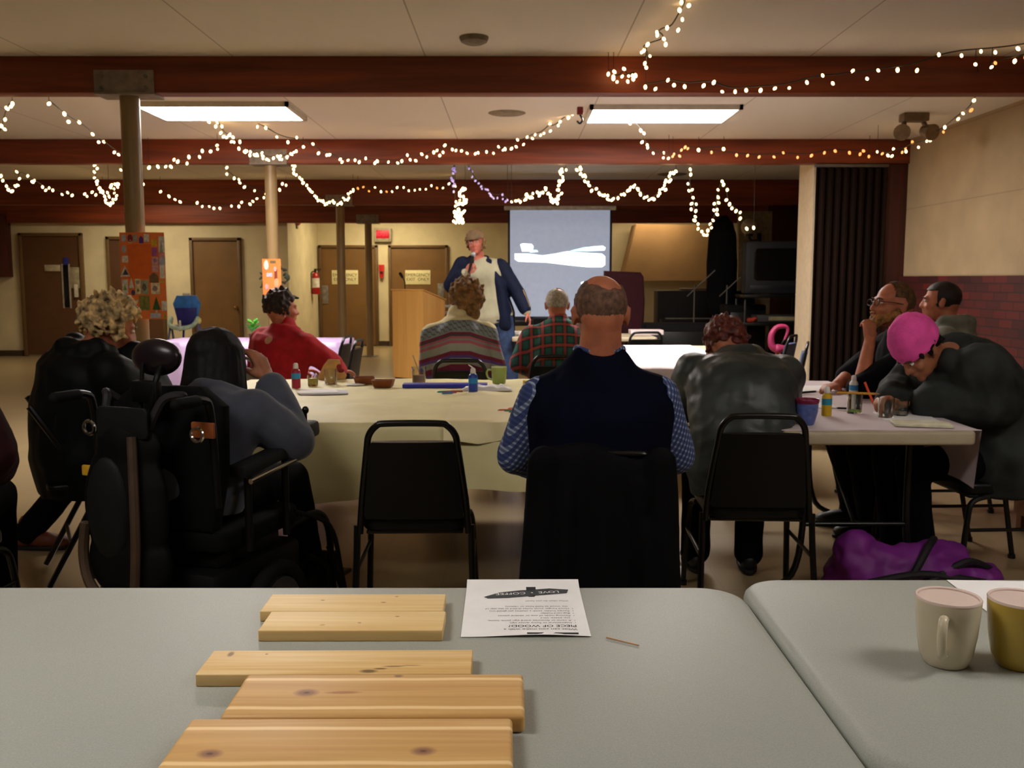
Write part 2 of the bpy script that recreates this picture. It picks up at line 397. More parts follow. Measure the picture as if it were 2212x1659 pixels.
# columns ------------------------------------------------------------------
POLE = mat('column_paint', (140, 116, 78), .35, var=.05, scale=3)
for i, (y, zb, lab) in enumerate(((6.27, 2.507, 'painted steel post carrying the large orange poster'), (9.85, 2.494, 'painted steel post with the small orange poster'),
                            (13.77, 2.383, 'slim painted steel post in front of the left emergency door'), (16.43, 2.285, 'slim painted steel post beside the exit sign'))):
    t = thing('support_column', lab, 'column', (-2.46, y, 0), 0, 'steel posts under the beams')
    obj('pole', cyl(BM(), (0, 0, .012), (0, 0, zb - .012), .061, n=28), POLE, t)
    b = BM(); box(b, (0, 0, .006), (.26, .26, .012), .002); obj('foot_plate', b, GREYM, t)
    b = BM(); box(b, (0, 0, zb - .006), (.38, .2, .012))
    for s in (-1, 1): box(b, (0, s * .079, zb + .065), (.38, .014, .15), .003)
    obj('bracket', b, mat('bracket_steel', (132, 120, 108), .6, 0), t)
    b = BM()
    for s in (-1, 1):
        for q in (-1, 1):
            for zz in (.03, .10): cyl(b, (q * .14, s * .086, zb + zz), (q * .14, s * .097, zb + zz), .012, n=6)
    obj('bolt', b, GREYM, t)
# ceiling fittings
def disc(name, px, py, z, r, h, m, lab, cat):
    p = on(px, py, z); b = BM(); lathe(b, [(0, -h), (r * .6, -h), (r * .9, -h * .7), (r, -h * .2), (r, 0), (0, 0)]); o = obj(name, b, m); o.location = (p.x, p.y, CEIL); return tag(o, lab, cat)
disc('smoke_detector', 1024, 80, CEIL, .085, .04, mat('detector', (120, 108, 90), .6), 'round smoke detector on the ceiling near the top of the picture', 'smoke detector')
disc('round_ceiling_vent', 1095, 244, CEIL, .16, .012, mat('vent_paint', (140, 126, 106), .7), 'flat round ceiling vent between the two ceiling lights', 'vent')  # a flat round vent plate
disc('ceiling_vent', 1452, 376, CEIL, .2, .015, mat('vent_paint2', (110, 96, 82), .7), 'flat round vent on the ceiling behind the second beam', 'vent')
p = on(1975, 245, CEIL); t = thing('emergency_lamp', 'twin headed emergency lamp on the ceiling by the right wall', 'lamp', (p.x, p.y, CEIL))
LMP = mat('lamp_putty', (120, 98, 70), .5)
b = BM(); box(b, (0, 0, -.035), (.22, .12, .07), .01); obj('lamp_base', b, LMP, t)
for s in (-1, 1):
    b = BM(); cyl(b, (s * .08, 0, -.07), (s * .1, -.02, -.12), .02); cyl(b, (s * .1, .02, -.14), (s * .13, -.08, -.17), .05, .07); obj('lamp_head', b, LMP, t)
p = at(1253, 238, 8.0); t = thing('garland_clip', 'small red and black clip holding a light garland to the ceiling', 'clip', (p.x, 8.0, CEIL))
b = BM(); box(b, (0, 0, -.03), (.05, .04, .06), .006); obj('clip_body', b, mat('clip_red', (120, 30, 24), .5), t)
b = BM(); tube(b, smoothpath([(0, 0, -.06), (.02, 0, -.1), (0, 0, -.13), (-.025, 0, -.11)]), .008); obj('clip_hook', b, BLACKM, t)
# ================================================================== furniture
def make_chair(label, vinyl, frame=BLACKM, group='stacking banquet chairs'):
    t = thing('banquet_chair', label, 'chair', (0, 0, 0), 0, group)
    b = BM(); prism(b, rrect(-.195, .195, -.20, .21, .06), .405, .46, None, .016); obj('seat', b, vinyl, t)
    b = BM()
    hz = [(-.2, .455), (-.205, .48), (-.25, .73), (-.256, .75)]
    rows = []
    for (y, z), w in zip(hz, (.176, .182, .156, .145)):
        rows.append((y, z, w))
    rs = []
    for y, z, w in rows: rs.append([b.verts.new((sx * w, y + dy, z)) for sx, dy in ((-1, -.012), (-.5, -.020), (.5, -.020), (1, -.012), (1, .018), (.5, .03), (-.5, .03), (-1, .018))])
    skin(b, rs); obj('backrest', b, vinyl, t, ang=60)
    L = [(-.20, -.205, .40), (-.19, -.21, .52), (-.164, -.25, .72), (-.154, -.262, .775), (-.126, -.27, .81), (-.09, -.272, .819)]
    path = L + [(-x, y, z) for x, y, z in L[::-1]]
    b = BM(); tube(b, smoothpath(path, 4), .0125, 10); obj('back_frame', b, frame, t)
    for s in (-1, 1):
        b = BM(); tube(b, smoothpath([(s * .21, -.2, .43), (s * .212, -.215, .3), (s * .222, -.27, .014)], 4), .0125, 8); l = obj('leg', b, frame, t)
        b = BM(); cyl(b, (s * .222, -.27, 0), (s * .222, -.268, .02), .017); obj('leg_tip', b, frame, l)
        b = BM(); tube(b, smoothpath([(s * .19, .1, .402), (s * .20, .175, .38), (s * .21, .2, .3), (s * .222, .23, .014)], 4), .0125, 8); l = obj('leg', b, frame, t)
        b = BM(); cyl(b, (s * .222, .23, 0), (s * .222, .229, .02), .017); obj('leg_tip', b, frame, l)
        b = BM(); cyl(b, (s * .214, -.222, .26), (s * .214, .205, .26), .008); obj('stretcher', b, frame, t)
    b = BM(); box(b, (0, 0, .398), (.36, .36, .014), .004); obj('seat_frame', b, frame, t)
    return t
ch0 = make_chair('empty black vinyl chair pulled up to the near side of the yellow table', BLACKV)
ch0.location = (-.365, 3.62, 0); ch0.rotation_euler = (0, 0, R(1.5))
CG = 'black banquet chairs'; ch0['group'] = CG
dup(ch0, (.96, 3.80, 0), R(-3), 'black vinyl chair under the bent person in the grey leather jacket', CG)
dup(ch0, (.26, 3.02, 0), R(2), 'black chair under the bald man, with a coat over its back', CG)
dup(ch0, (-.33, 6.24, 0), R(0), 'black chair under the woman in the striped sweater', CG)
dup(ch0, (.31, 6.58, 0), R(-3), 'black chair under the man in the green and red plaid shirt', CG)
dup(ch0, (-1.47, 6.25, 0), R(-62), 'black chair under the person in the red sweater', CG)
dup(ch0, (2.14, 4.20, 0), R(93), 'black chair under the person in the pink hat', CG)
dup(ch0, (2.06, 4.95, 0), R(92), 'black chair under the bearded man', CG)
dup(ch0, (2.62, 5.65, 0), R(60), 'black chair under the dark haired person in the grey hoodie', CG)
dup(ch0, (-1.74, 8.5, 0), R(86), 'left one of two empty black chairs standing beside the lavender table', CG)
dup(ch0, (-1.56, 8.02, 0), R(86), 'right one of two empty black chairs standing beside the lavender table', CG)
dup(ch0, (1.25, 9.42, 0), R(10), 'empty black chair by the far white table below the dark piano', CG)
dup(ch0, (-2.0, 3.1, 0), R(-6), 'black chair cut off by the left edge of the picture', CG)
BLUEV = mat('blue_vinyl', (66, 78, 112), .5, var=.08)
cb0 = make_chair('blue grey chair standing against the white jamb', BLUEV, BLACKM, 'blue chairs by the jamb'); cb0.location = (2.12, 7.7, 0); cb0.rotation_euler = (0, 0, R(72))
dup(cb0, (2.32, 8.75, 0), R(60), 'blue grey chair behind the far corner of the big white table, beside the pink ornament', 'blue chairs by the jamb')

t = thing('folding_chair', 'black metal folding chair with slanted legs under the curly haired man', 'chair', (-1.90, 4.22, 0), R(-62))
b = BM(); prism(b, rrect(-.2, .2, -.19, .19, .04), .43, .455, None, .008); obj('seat', b, BLACKV, t)
b = BM(); prism(b, rrect(-.19, .19, .62, .80, .04), -.01, .01, M.Translation((0, -.24, 0)) @ M.Rotation(R(90), 4, 'X') @ M.Rotation(R(-8), 4, 'X'), .006); obj('backrest', b, BLACKV, t)
for s in (-1, 1):
    b = BM(); tube(b, smoothpath([(s * .215, .22, .012), (s * .21, -.03, .45), (s * .2, -.24, .80)], 5), .013); obj('leg', b, BLACKM, t)
    b = BM(); tube(b, [(s * .19, .02, .42), (s * .19, -.20, .012)], .013); obj('leg', b, BLACKM, t)
b = BM(); cyl(b, (-.19, -.105, .19), (.19, -.105, .19), .009); cyl(b, (-.215, .17, .1), (.215, .17, .1), .009); obj('stretcher', b, BLACKM, t)

def folding_table(label, x0, x1, y0, y1, z, m, axis='x', th=.045, rad=.05, group=None, bev=.012, inset=.25):
    t = thing('folding_table', label, 'table', ((x0 + x1) / 2, (y0 + y1) / 2, 0), 0, group)
    hx, hy = (x1 - x0) / 2, (y1 - y0) / 2
    b = BM(); prism(b, rrect(-hx, hx, -hy, hy, rad, 8), z - th, z, None, bev); obj('tabletop', b, m, t)
    for s in (-1, 1):
        for q in (-1, 1):
            b = BM()
            if axis == 'x': P = [(s * (hx - inset), q * (hy - .13), z - th), (s * (hx - inset), q * (hy - .13), .28), (s * (hx - inset), q * (hy - .10), .06), (s * (hx - inset), q * (hy - .05), .015)]
            else: P = [(q * (hx - .16), s * (hy - inset), z - th), (q * (hx - .16), s * (hy - inset), .28), (q * (hx - .12), s * (hy - inset), .08), (q * (hx - .02), s * (hy - inset), .016)]
            tube(b, smoothpath(P, 4), .0145, 10); obj('leg', b, BLACKM, t)
        b = BM()
        if axis == 'x': cyl(b, (s * (hx - inset), -(hy - .13), .30), (s * (hx - inset), hy - .13, .30), .011)
        else: cyl(b, (-(hx - .16), s * (hy - inset), .30), (hx - .16, s * (hy - inset), .30), .011)
        obj('crossbar', b, BLACKM, t)
        b = BM()
        if axis == 'x': cyl(b, (s * (hx - inset), 0, .30), (s * .12, 0, z - th), .008)
        else: cyl(b, (0, s * (hy - inset), .30), (0, s * .12, z - th), .008)
        obj('brace', b, BLACKM, t)
    return t
# speckled plastic of the two near tables
tm = NT('speckled_plastic'); tm.b.inputs['Roughness'].default_value = .5
co = tm.coords(); n1 = tm.noise(co, 420, 2); n2 = tm.noise(co, 3, 2)
tm.base(tm.ramp(tm.math('ADD', tm.math('MULTIPLY', n1, .8), tm.math('MULTIPLY', n2, .2)), [(.36, (150, 155, 147)), (.55, (159, 163, 154)), (.7, (168, 171, 162))])); tm.bump(n1, .05, .001)
GREYT = tm.m
folding_table('grey plastic folding table with the wooden boards in the left foreground', -1.40, .437, 1.022, 1.785, .74, GREYT, 'x', .045, .085, 'grey folding tables', .016)
folding_table('grey plastic folding table with two mugs in the right foreground', .443, 2.27, 1.068, 1.836, .74, GREYT, 'x', .045, .085, 'grey folding tables', .02)
TW = mat('white_table_plastic', (176, 164, 140), .5, var=.03)
YX0, YX1 = -1.53, .62
folding_table('folding table under the yellow cloth, on the near side', YX0, YX1, 3.87, 4.69, .735, TW, 'x')
folding_table('folding table under the yellow cloth, on the far side', YX0, YX1, 4.72, 5.56, .735, TW, 'x')
folding_table('white folding table on the right where the person in the pink hat writes', 1.07, 1.83, 3.68, 5.50, .735, TW, 'y', .055, .03)
folding_table('large white table between the plaid shirt man and the white jamb', .62, 1.90, 6.32, 8.55, .735, TW, 'y')
folding_table('folding table under the lavender cloth in front of the highchair', -3.35, -1.62, 8.95, 9.65, .735, TW, 'x')
folding_table('far white table below the projection screen', .0, 1.5, 9.75, 10.5, .735, TW, 'x')

def cloth(name, label, x0, x1, y0, y1, z, drops, m, folds=11, amp=.018, seed=0., wr=.0025, group=None, nx=44, ny=28, rows=9):
    """cloth lying over a table: a wrinkled top sheet and hanging sides; drops = near, right, far, left"""
    b = BM(); g = []
    for j in range(ny + 1):
        row = []
        for i in range(nx + 1):
            x = x0 + (x1 - x0) * i / nx; y = y0 + (y1 - y0) * j / ny
            w = max(0, noise.noise(V((x * 2.2 + seed, y * 3.1, seed)))) ** 2 * 5 * wr + wr * .5 * (1 + noise.noise(V((x * 9, y * 9, seed + 4))))
            row.append(b.verts.new((x, y, z + w)))
        g.append(row)
    for j in range(ny):
        for i in range(nx): b.faces.new((g[j][i], g[j][i + 1], g[j + 1][i + 1], g[j + 1][i]))
    loop = [(g[0][i], 0, i / nx) for i in range(nx)] + [(g[j][nx], 1, j / ny) for j in range(ny)] + [(g[ny][nx - i], 2, i / nx) for i in range(nx)] + [(g[ny - j][0], 3, j / ny) for j in range(ny)]
    N = len(loop); nrm = [V((0, -1, 0)), V((1, 0, 0)), V((0, 1, 0)), V((-1, 0, 0))]
    prev = [l[0] for l in loop]; per = 0; P = []
    for k in range(N):
        P.append(per); per += (loop[(k + 1) % N][0].co - loop[k][0].co).length
    def dval(side, s): return drops[side](s) if callable(drops[side]) else drops[side]
    base = []
    for k in range(N):
        v, sd, s = loop[k]; nn = nrm[sd].copy(); d = dval(sd, s)
        if s == 0:
            ps = (sd - 1) % 4; nn = nrm[sd] + nrm[ps]; d = max(d, dval(ps, 1)) if min(d, dval(ps, 1)) > .02 else min(d, dval(ps, 1))
        base.append((v.co.copy(), nn, d, P[k]))
    for r_ in range(1, rows + 1):
        t_ = r_ / rows; cur = []
        for c0, nn, d, pp in base:
            f = math.sin(pp * folds + seed + 1.3 * math.sin(pp * 2.1 + seed)) * amp + .6 * amp * math.sin(pp * folds * 2.3 + seed)
            out = .012 + (f + amp) * min(1, t_ * 1.4) * min(1, d / .1)
            zz = d * t_ + .012 * math.sin(pp * 3 + seed) * t_ * min(1, d / .1)
            cur.append(b.verts.new(c0 + nn * out * (min(1, t_ * 6)) + V((0, 0, -max(zz, .004 * t_)))))
        for k in range(N): b.faces.new((prev[k], cur[k], cur[(k + 1) % N], prev[(k + 1) % N]))
        prev = cur
    o = obj(name, b, m, None, ang=80); return tag(o, label, 'tablecloth', group)
YC = mat('yellow_cloth', (222, 212, 158), .55, var=.03, scale=5, bump=.06, bscale=40)
YC2 = mat('pale_vinyl', (226, 214, 166), .45, var=.02, scale=5)
cloth('tablecloth', 'pale yellow cloth over the middle table where the people paint', YX0 - .01, YX1 + .01, 3.855, 5.575, .738, (lambda s: .31 + .03 * math.sin(s * 7), .3, .3, .3), YC, 9, .016, 1.0, .0075, nx=60, ny=44)
b = BM(); n = 12; g = []
for j in range(n + 1): g.append([b.verts.new((-.28 + .84 * i / n, 3.835 + .9 * j / n, .7475 + .002 * noise.noise(V((i, j, 3))) + .002)) for i in range(n + 1)])
for j in range(n):
    for i in range(n): b.faces.new((g[j][i], g[j][i + 1], g[j + 1][i + 1], g[j + 1][i]))
lo = [b.verts.new((-.28 + .84 * i / n, 3.822 - .01 * math.sin(i * 1.7), .66 + .05 * (i / n) + .01 * math.sin(i * 2))) for i in range(n + 1)]
for i in range(n): b.faces.new((g[0][i], lo[i], lo[i + 1], g[0][i + 1]))
tag(obj('table_sheet', b, YC2, None, 80), 'paler sheet of thin plastic laid over the right half of the yellow cloth', 'table sheet')
WC = mat('white_cloth', (214, 200, 206), .6, var=.02, scale=5, bump=.05, bscale=40)
cloth('tablecloth', 'white plastic cloth on the right hand table, hanging down at its corner', 1.06, 1.845, 3.72, 5.51, .738, (.0, lambda s: .27 - .10 * s, .05, lambda s: .04 + .1 * s), WC, 8, .012, 2.0, .003)
LC = mat('lavender_cloth', (182, 160, 200), .55, var=.04, scale=4, bump=.05, bscale=30)
cloth('tablecloth', 'lavender cloth hanging over the table in front of the highchair', -3.36, -1.61, 8.94, 9.66, .738, (.5, .4, .4, .4), LC, 8, .03, 3.0, .003)
cloth('tablecloth', 'white cloth on the large table between the plaid shirt man and the white jamb', .61, 1.60, 6.31, 8.56, .738, (.10, .0, .1, .1), WC, 8, .012, 4.0, .002)

# ------------------------------------------------------------------ boards on the near table
def board(label, x0, x1, y0, y1, th, m, bev, rz=0.):
    b = BM(); box(b, (0, 0, th / 2), (x1 - x0, y1 - y0, th), bev, None, 3)
    o = obj('wooden_board', b, m, None, 30); o.location = ((x0 + x1) / 2, (y0 + y1) / 2, .7402); o.rotation_euler = (0, 0, R(rz))
    return tag(o, label, 'board', 'wooden boards on the near table')
def board_mat(name, c1, c2, stripes, knots, seed, sc_=(6, 60)):
    t = NT(name); t.b.inputs['Roughness'].default_value = .5
    co = t.coords(loc=(seed, seed, 0)); raw = t.coords(); sp = t.add('ShaderNodeSeparateXYZ'); t.link(raw, sp.inputs[0])
    mp = t.add('ShaderNodeMapping'); mp.inputs['Scale'].default_value = (sc_[0] * .25, sc_[1] * .6, 20); t.link(co, mp.inputs[0])
    n = t.noise(mp.outputs[0], 1.6, 5, .8)
    c = t.ramp(n, [(.3, c1), (.5, tuple((a + b) / 2 for a, b in zip(c1, c2))), (.68, c2)])
    wob = t.math('MULTIPLY', t.math('SUBTRACT', t.noise(co, 7, 2), .5), .008)
    yy = t.math('ADD', sp.outputs[1], wob)
    for y, w, cc in stripes:
        d = t.math('ABSOLUTE', t.math('SUBTRACT', yy, y)); f = t.math('SUBTRACT', 1.0, t.math('DIVIDE', d, w))
        f = t.math('MINIMUM', t.math('MAXIMUM', t.math('MULTIPLY', f, 1.6), 0), 1); c = t.mix(t.math('MULTIPLY', f, .85), c, cc)
    for x, y, rx, ry, cc in knots:
        dx = t.math('DIVIDE', t.math('SUBTRACT', sp.outputs[0], x), rx); dy = t.math('DIVIDE', t.math('SUBTRACT', yy, y), ry)
        d = t.math('SQRT', t.math('ADD', t.math('MULTIPLY', dx, dx), t.math('MULTIPLY', dy, dy)))
        f = t.math('MINIMUM', t.math('MAXIMUM', t.math('MULTIPLY', t.math('SUBTRACT', 1.0, d), 1.8), 0), 1); c = t.mix(t.math('MULTIPLY', f, .8), c, cc)
    t.base(c); t.bump(n, .05, .002); return t.m
PN, PK = (236, 208, 150), (222, 186, 122)
CD1, CD2, SAP = (196, 150, 86), (216, 174, 110), (246, 216, 160)
kn = (120, 84, 62)
board('narrow pale pine board at the back, furthest from the camera of the five', -.437, -.120, 1.590, 1.679, .019, board_mat('pine_a', PN, PK, [], [(.05, 0, .006, .003, kn), (-.06, .01, .005, .003, kn), (.07, .03, .004, .003, kn)], 1), .002, .2)
board('narrow pale pine board lying flush in front of the rearmost board', -.416, -.114, 1.499, 1.588, .019, board_mat('pine_b', PN, PK, [], [(.07, .02, .005, .003, kn), (.01, -.01, .004, .003, kn), (-.05, -.02, .006, .004, (190, 140, 80))], 2.3), .002, .2)
board('pale pine board with a dark curved knot crack, middle one of the five', -.461, -.060, 1.326, 1.416, .019, board_mat('pine_c', PN, (212, 168, 100), [], [(.05, -.035, .016, .008, (60, 34, 20)), (.066, -.026, .012, .004, (84, 50, 26)), (.085, -.018, .02, .0035, (120, 78, 40)), (.11, -.015, .02, .002, (150, 104, 58)), (-.17, .03, .006, .012, (96, 60, 34)), (-.115, .03, .003, .003, kn)], 4.1), .002, .4)
board('striped red cedar board with one knot, second from the camera', -.381, .0165, 1.180, 1.314, .025, board_mat('cedar_a', CD1, CD2, [(.047, .006, SAP), (-.043, .006, SAP)], [(-.10, .004, .02, .014, (128, 84, 70)), (-.1, .004, .006, .004, (84, 50, 44)), (.02, .058, .008, .006, kn), (-.05, .004, .03, .006, (160, 100, 48))], 5.7), .006, .35)
board('striped red cedar board with two knots, nearest the camera', -.415, .001, 1.036, 1.176, .025, board_mat('cedar_b', CD1, CD2, [(.040, .006, SAP), (-.047, .006, SAP)], [(-.155, -.024, .018, .013, (128, 84, 74)), (-.155, -.024, .006, .004, (84, 50, 44)), (.10, -.018, .018, .013, (128, 84, 74)), (.1, -.018, .006, .004, (90, 56, 48))], 7.9), .006, .25)

# ------------------------------------------------------------------ printed sheet
def hgt(x, y): return .0012 + .014 * max(0, (y - .09) / .05) ** 2 * (1 if y > .09 else 0) * .55 + .0018 * (1 + math.sin(x * 26 + 1)) * max(0, (-y - .1) / .04) * (y < -.1)
def sheet(bm, w, h, nx=20, ny=28):
    g = [[bm.verts.new((w * (i / nx - .5), h * (j / ny - .5), hgt(w * (i / nx - .5), h * (j / ny - .5)))) for i in range(nx + 1)] for j in range(ny + 1)]
    for j in range(ny):
        for i in range(nx): bm.faces.new((g[j][i], g[j][i + 1], g[j + 1][i + 1], g[j + 1][i]))
t = thing('printed_sheet', 'white printed sheet lying upside down beside the boards, showing a black arrow sign', 'paper', (.022, 1.656, .7402), R(.5))
b = BM(); sheet(b, .216, .279); obj('page', b, PAPER, t)
def drape(o, lift=.0005):
    mx = o.matrix_basis.copy(); o.matrix_basis = M.Identity(4)
    for v in o.data.vertices:
        p = mx @ v.co; v.co = (p.x, p.y, hgt(p.x, p.y) + lift)
    return o
def line(body, u, v, size, m=INK, lift=.0005, al='LEFT', name='lettering', rot=0):
    o = text(name, body, size, m, t, (-u, -v, 0), (0, 0, R(180 + rot)), 0, al); return drape(o, lift)
line('What can you make with a', -.088, .108, .0115)
line('PIECE OF WOOD?', -.088, .091, .0145); 
y = .077
for s in ('•  Inspirational or funny quote sign', '•  A name or favourite word sign (love, home,', '    joy, peace, etc.)', '•  Painting made of one or several pieces', '•  Bag-card holder', '•  Recipe holder (with a clothes pin glued on)', '•  Hood hanger (with holes drilled at the top of', '    the wood to hold hose or ribbon)'):
    line(s, -.088, y, .0082, mat('ink_soft', (84, 84, 88), .8, var=0)); y -= .0118
line('What ideas do you have?', -.082, -.035, .0078, mat('ink_soft', (84, 84, 88), .8, var=0))
b = BM(); vs = [b.verts.new((x, y, 0)) for x, y in ((.002, -.136), (.088, -.134), (.088, -.125), (.002, -.127))]; b.faces.new(vs); o = obj('title_block', b, INK, t); drape(o)
b = BM(); vs = [b.verts.new((x, y, 0)) for x, y in ((-.074, .058), (-.066, .049), (-.03, .052), (.02, .064), (.082, .078), (.086, .098), (.05, .104), (-.01, .094), (-.045, .083))]; b.faces.new(vs)
bmesh.ops.triangulate(b, faces=b.faces[:]); bmesh.ops.subdivide_edges(b, edges=b.edges[:], cuts=3); o = obj('arrow_sign', b, mat('arrow_ink', (58, 64, 68), .8, var=.2, scale=90), t); drape(o)
b = BM(); vs = [b.verts.new((x, y, 0)) for x, y in ((.006, .088), (.024, .09), (.024, .111), (.006, .111))]; b.faces.new(vs); vs = [b.verts.new((x, y, 0)) for x, y in ((.006, .066), (.024, .068), (.02, .058), (.01, .058))]; b.faces.new(vs); o = obj('sign_post', b, INK, t); drape(o, .0004)
o = line('LOVE  •  COFFEE', -.068, -.086, .0165, PAPER, .001, 'LEFT', 'lettering', 6.5)
t = thing('printed_sheet', 'white sheet with black pictures under the right hand mugs', 'paper', (1.00, 1.70, .7402), R(-3))
b = BM(); g = [[b.verts.new((.30 * (i / 8 - .5), .216 * (j / 6 - .5), .0012)) for i in range(9)] for j in range(7)]
for j in range(6):
    for i in range(8): b.faces.new((g[j][i], g[j][i + 1], g[j + 1][i + 1], g[j + 1][i]))
obj('page', b, PAPER, t)
for x, y, s in ((-.055, .035, .016), (-.035, .03, .012), (-.02, .015, .009), (.0, .035, .01), (.03, .03, .014), (-.045, .02, .01), (.05, .0, .02)):
    b = BM(); vs = [b.verts.new((x + s * (1 + .35 * math.sin(5 * a + x * 90)) * math.cos(a), y + .8 * s * (1 + .3 * math.cos(3 * a)) * math.sin(a), .0018)) for a in [2 * math.pi * k / 18 for k in range(18)]]; b.faces.new(vs); obj('picture', b, INK, t, flat=True)
b = BM(); p, q = on(1310, 1377, .742), on(1380, 1394, .742); cyl(b, p, q, .0011, n=6); tag(obj('toothpick', b, mat('tan_wood', (176, 126, 80), .6)), 'thin wooden stick lying alone on the grey table right of the printed sheet', 'stick')

# ------------------------------------------------------------------ mugs
def mug(label, x, y, rz, m_out, m_in, r0=.033, r1=.0475, h=.106, z=.7403, hand=1., cat='mug'):
    t = thing('mug', label, cat, (x, y, z), rz)
    b = BM(); w = .0035
    pr = [(r0 * .0, .0), (r0 * .9, .0), (r0 * 1.0, .003), (r0 + (r1 - r0) * .38, h * .16), (r0 + (r1 - r0) * .72, h * .45), (r1 * .985, h * .8), (r1, h * .97), (r1 - .001, h)]
    lathe(b, pr + [(r1 - w, h - .001), (r1 - w - .001, h * .9)], n=40); bm_body = b
    obj('body', b, m_out, t, 50)
    b = BM(); lathe(b, [(r1 - w - .0005, h * .995), (r1 - w - .001, h * .8), (r0 + (r1 - r0) * .72 - w, h * .45), (r0 - w * .5, h * .12), (0, h * .08)][::-1] + [(r1 - .0008, h + .0008), (r1 + .0003, h - .0012), (r1 + .0003, h - .003)], n=40); obj('inside', b, m_in, t, 50)
    if hand:
        b = BM(); P = [(0, -(r1 - .004), h * .80), (0, -(r1 + .016), h * .82), (0, -(r1 + .026), h * .62), (0, -(r1 + .016), h * .34), (0, -(r0 + (r1 - r0) * .5), h * .24)]
        bb = bmesh.new(); tube(bb, smoothpath(P, 6), .0055, 10); bb.transform(xf((0, 0, 0), None, (1.25, 1, 1))); put(b, bb); obj('handle', b, m_out, t)
    return t
MW, MI = mat('mug_stoneware', (202, 192, 166), .25, var=.03), mat('mug_glaze', (225, 205, 196), .2, var=.02)
mug('cream coffee mug on the right grey table, handle towards the camera', .670, 1.412, R(-30), MW, MI)
mug('olive yellow coffee mug at the right edge of the picture', .778, 1.404, R(35), mat('mug_olive', (176, 150, 62), .25, var=.03), MI)

# ------------------------------------------------------------------ painting things on the yellow table and the white table
ZT = .7445
def bottle(label, px, py, h, r, cbody, clabel, ccap, zz=ZT, group='craft paint bottles', spout=False):
    p = on(px, py, zz); t = thing('paint_bottle', label, 'bottle', p, 0, group)
    b = BM(); lathe(b, [(0, 0), (r * .95, 0), (r, .006), (r, h * .66), (r * .8, h * .74), (r * .5, h * .78), (r * .5, h * .8), (0, h * .8)], n=20); obj('body', b, mat('paint_%d_%d_%d' % cbody, cbody, .3, var=.03), t)
    b = BM(); lathe(b, [(r * .56, h * .785), (r * .6, h * .79), (r * .52, h * .96), (r * .34, h), (0, h)], n=16); c = obj('cap', b, mat('cap_%d_%d_%d' % ccap, ccap, .4, var=.02), t)
    if spout: b = BM(); cap(b, (0, 0, h), (-r * .9, 0, h * 1.13), .004, .003); obj('cap_lid', b, mat('cap_%d_%d_%d' % ccap, ccap), c)
    if clabel:
        b = BM(); cyl(b, (0, 0, h * .38), (0, 0, h * .6), r * 1.012, n=20); obj('label_band', b, mat('lab_%d_%d_%d' % clabel, clabel, .5, var=.03), t)
    return t
WHT = (228, 226, 220)
bottle('red paint bottle with a blue band beside the red sweater', 640, 838, .135, .024, (170, 40, 62), (50, 150, 200), WHT)
bottle('dark olive paint bottle standing nearest the wheelchair user on the yellow table', 612, 894, .118, .0215, (96, 84, 48), (70, 58, 40), (96, 92, 74))
bottle('small pink paint bottle with a grey cap close to the wheelchair user', 572, 876, .065, .019, (176, 112, 106), None, (150, 146, 128))
bottle('blue paint bottle with an open white lid in the middle of the yellow table', 1022, 848, .128, .024, (44, 74, 176), (40, 140, 210), WHT, spout=True)
bottle('yellow paint bottle beside the blue tapered cup on the white table', 1785, 898, .127, .0215, (206, 170, 30), (40, 140, 170), WHT, .741)
bottle('white paint bottle with a blue band behind the glass on the white table', 1843, 862, .118, .021, (220, 216, 206), (40, 130, 180), WHT, .741)
def glass_mat(): return mat('clear_glass', (240, 245, 240), .03, trans=1., ior=1.45, var=0)
def tumbler(label, px, py, r, h, fill=None, fh=.3, zz=ZT, name='glass_jar', grp='glasses of water and paint'):
    p = on(px, py, zz); t = thing(name, label, 'glass', p, 0, grp)
    b = BM(); lathe(b, [(0, 0), (r * .86, 0), (r * .9, .003), (r, h), (r - .0025, h), (r * .9 - .0025, .007), (0, .007)], n=24); obj('glass_wall', b, glass_mat(), t)
    if fill: b = BM(); lathe(b, [(0, .0075), (r * .9 - .004, .0075), (r * .93 - .004, h * fh), (0, h * fh)], n=24); obj('contents', b, mat('fill_%d_%d_%d' % fill, fill, .4, var=.1, scale=80), t)
    return t
tumbler('clear glass with a little brown water behind the white paper', 715, 829, .037, .085, (120, 96, 50), .12)
tumbler('clear glass with yellow and red inside, right of the red paint bottle', 676, 833, .030, .06, (206, 180, 60), .7)
tumbler('clear glass of pinkish water with a pencil in it, before the striped sweater', 905, 826, .042, .09, (150, 112, 92), .5)
tumbler('clear glass with green paint at its bottom on the white table', 1845, 892, .035, .088, (130, 170, 60), .2, .741)
tumbler('left one of two clear glasses in front of the writing hands', 1913, 902, .034, .085, None, 0, .741)
tumbler('right one of two clear glasses in front of the writing hands', 1945, 898, .033, .07, (140, 130, 120), .3, .741)
def stick(name, label, cat, p, q, r, m, tip=None):
    p, q = V(p), V(q); t = thing(name, label, cat, p); d = q - p
    b = BM(); cyl(b, d * .12, d, r, n=6); obj('shaft', b, m, t)
    b = BM(); cyl(b, (0, 0, 0), d * .12, r * .25, r, n=6); obj('tip', b, tip or mat('tan_wood', (176, 126, 80)), t); return t
p = on(905, 826, ZT); stick('pencil', 'thin pale pencil leaning in the glass of pinkish water', 'pencil', p + V((.02, 0, .01)), p + V((-.035, .01, .155)), .0035, mat('pale_shaft', (170, 158, 130)))
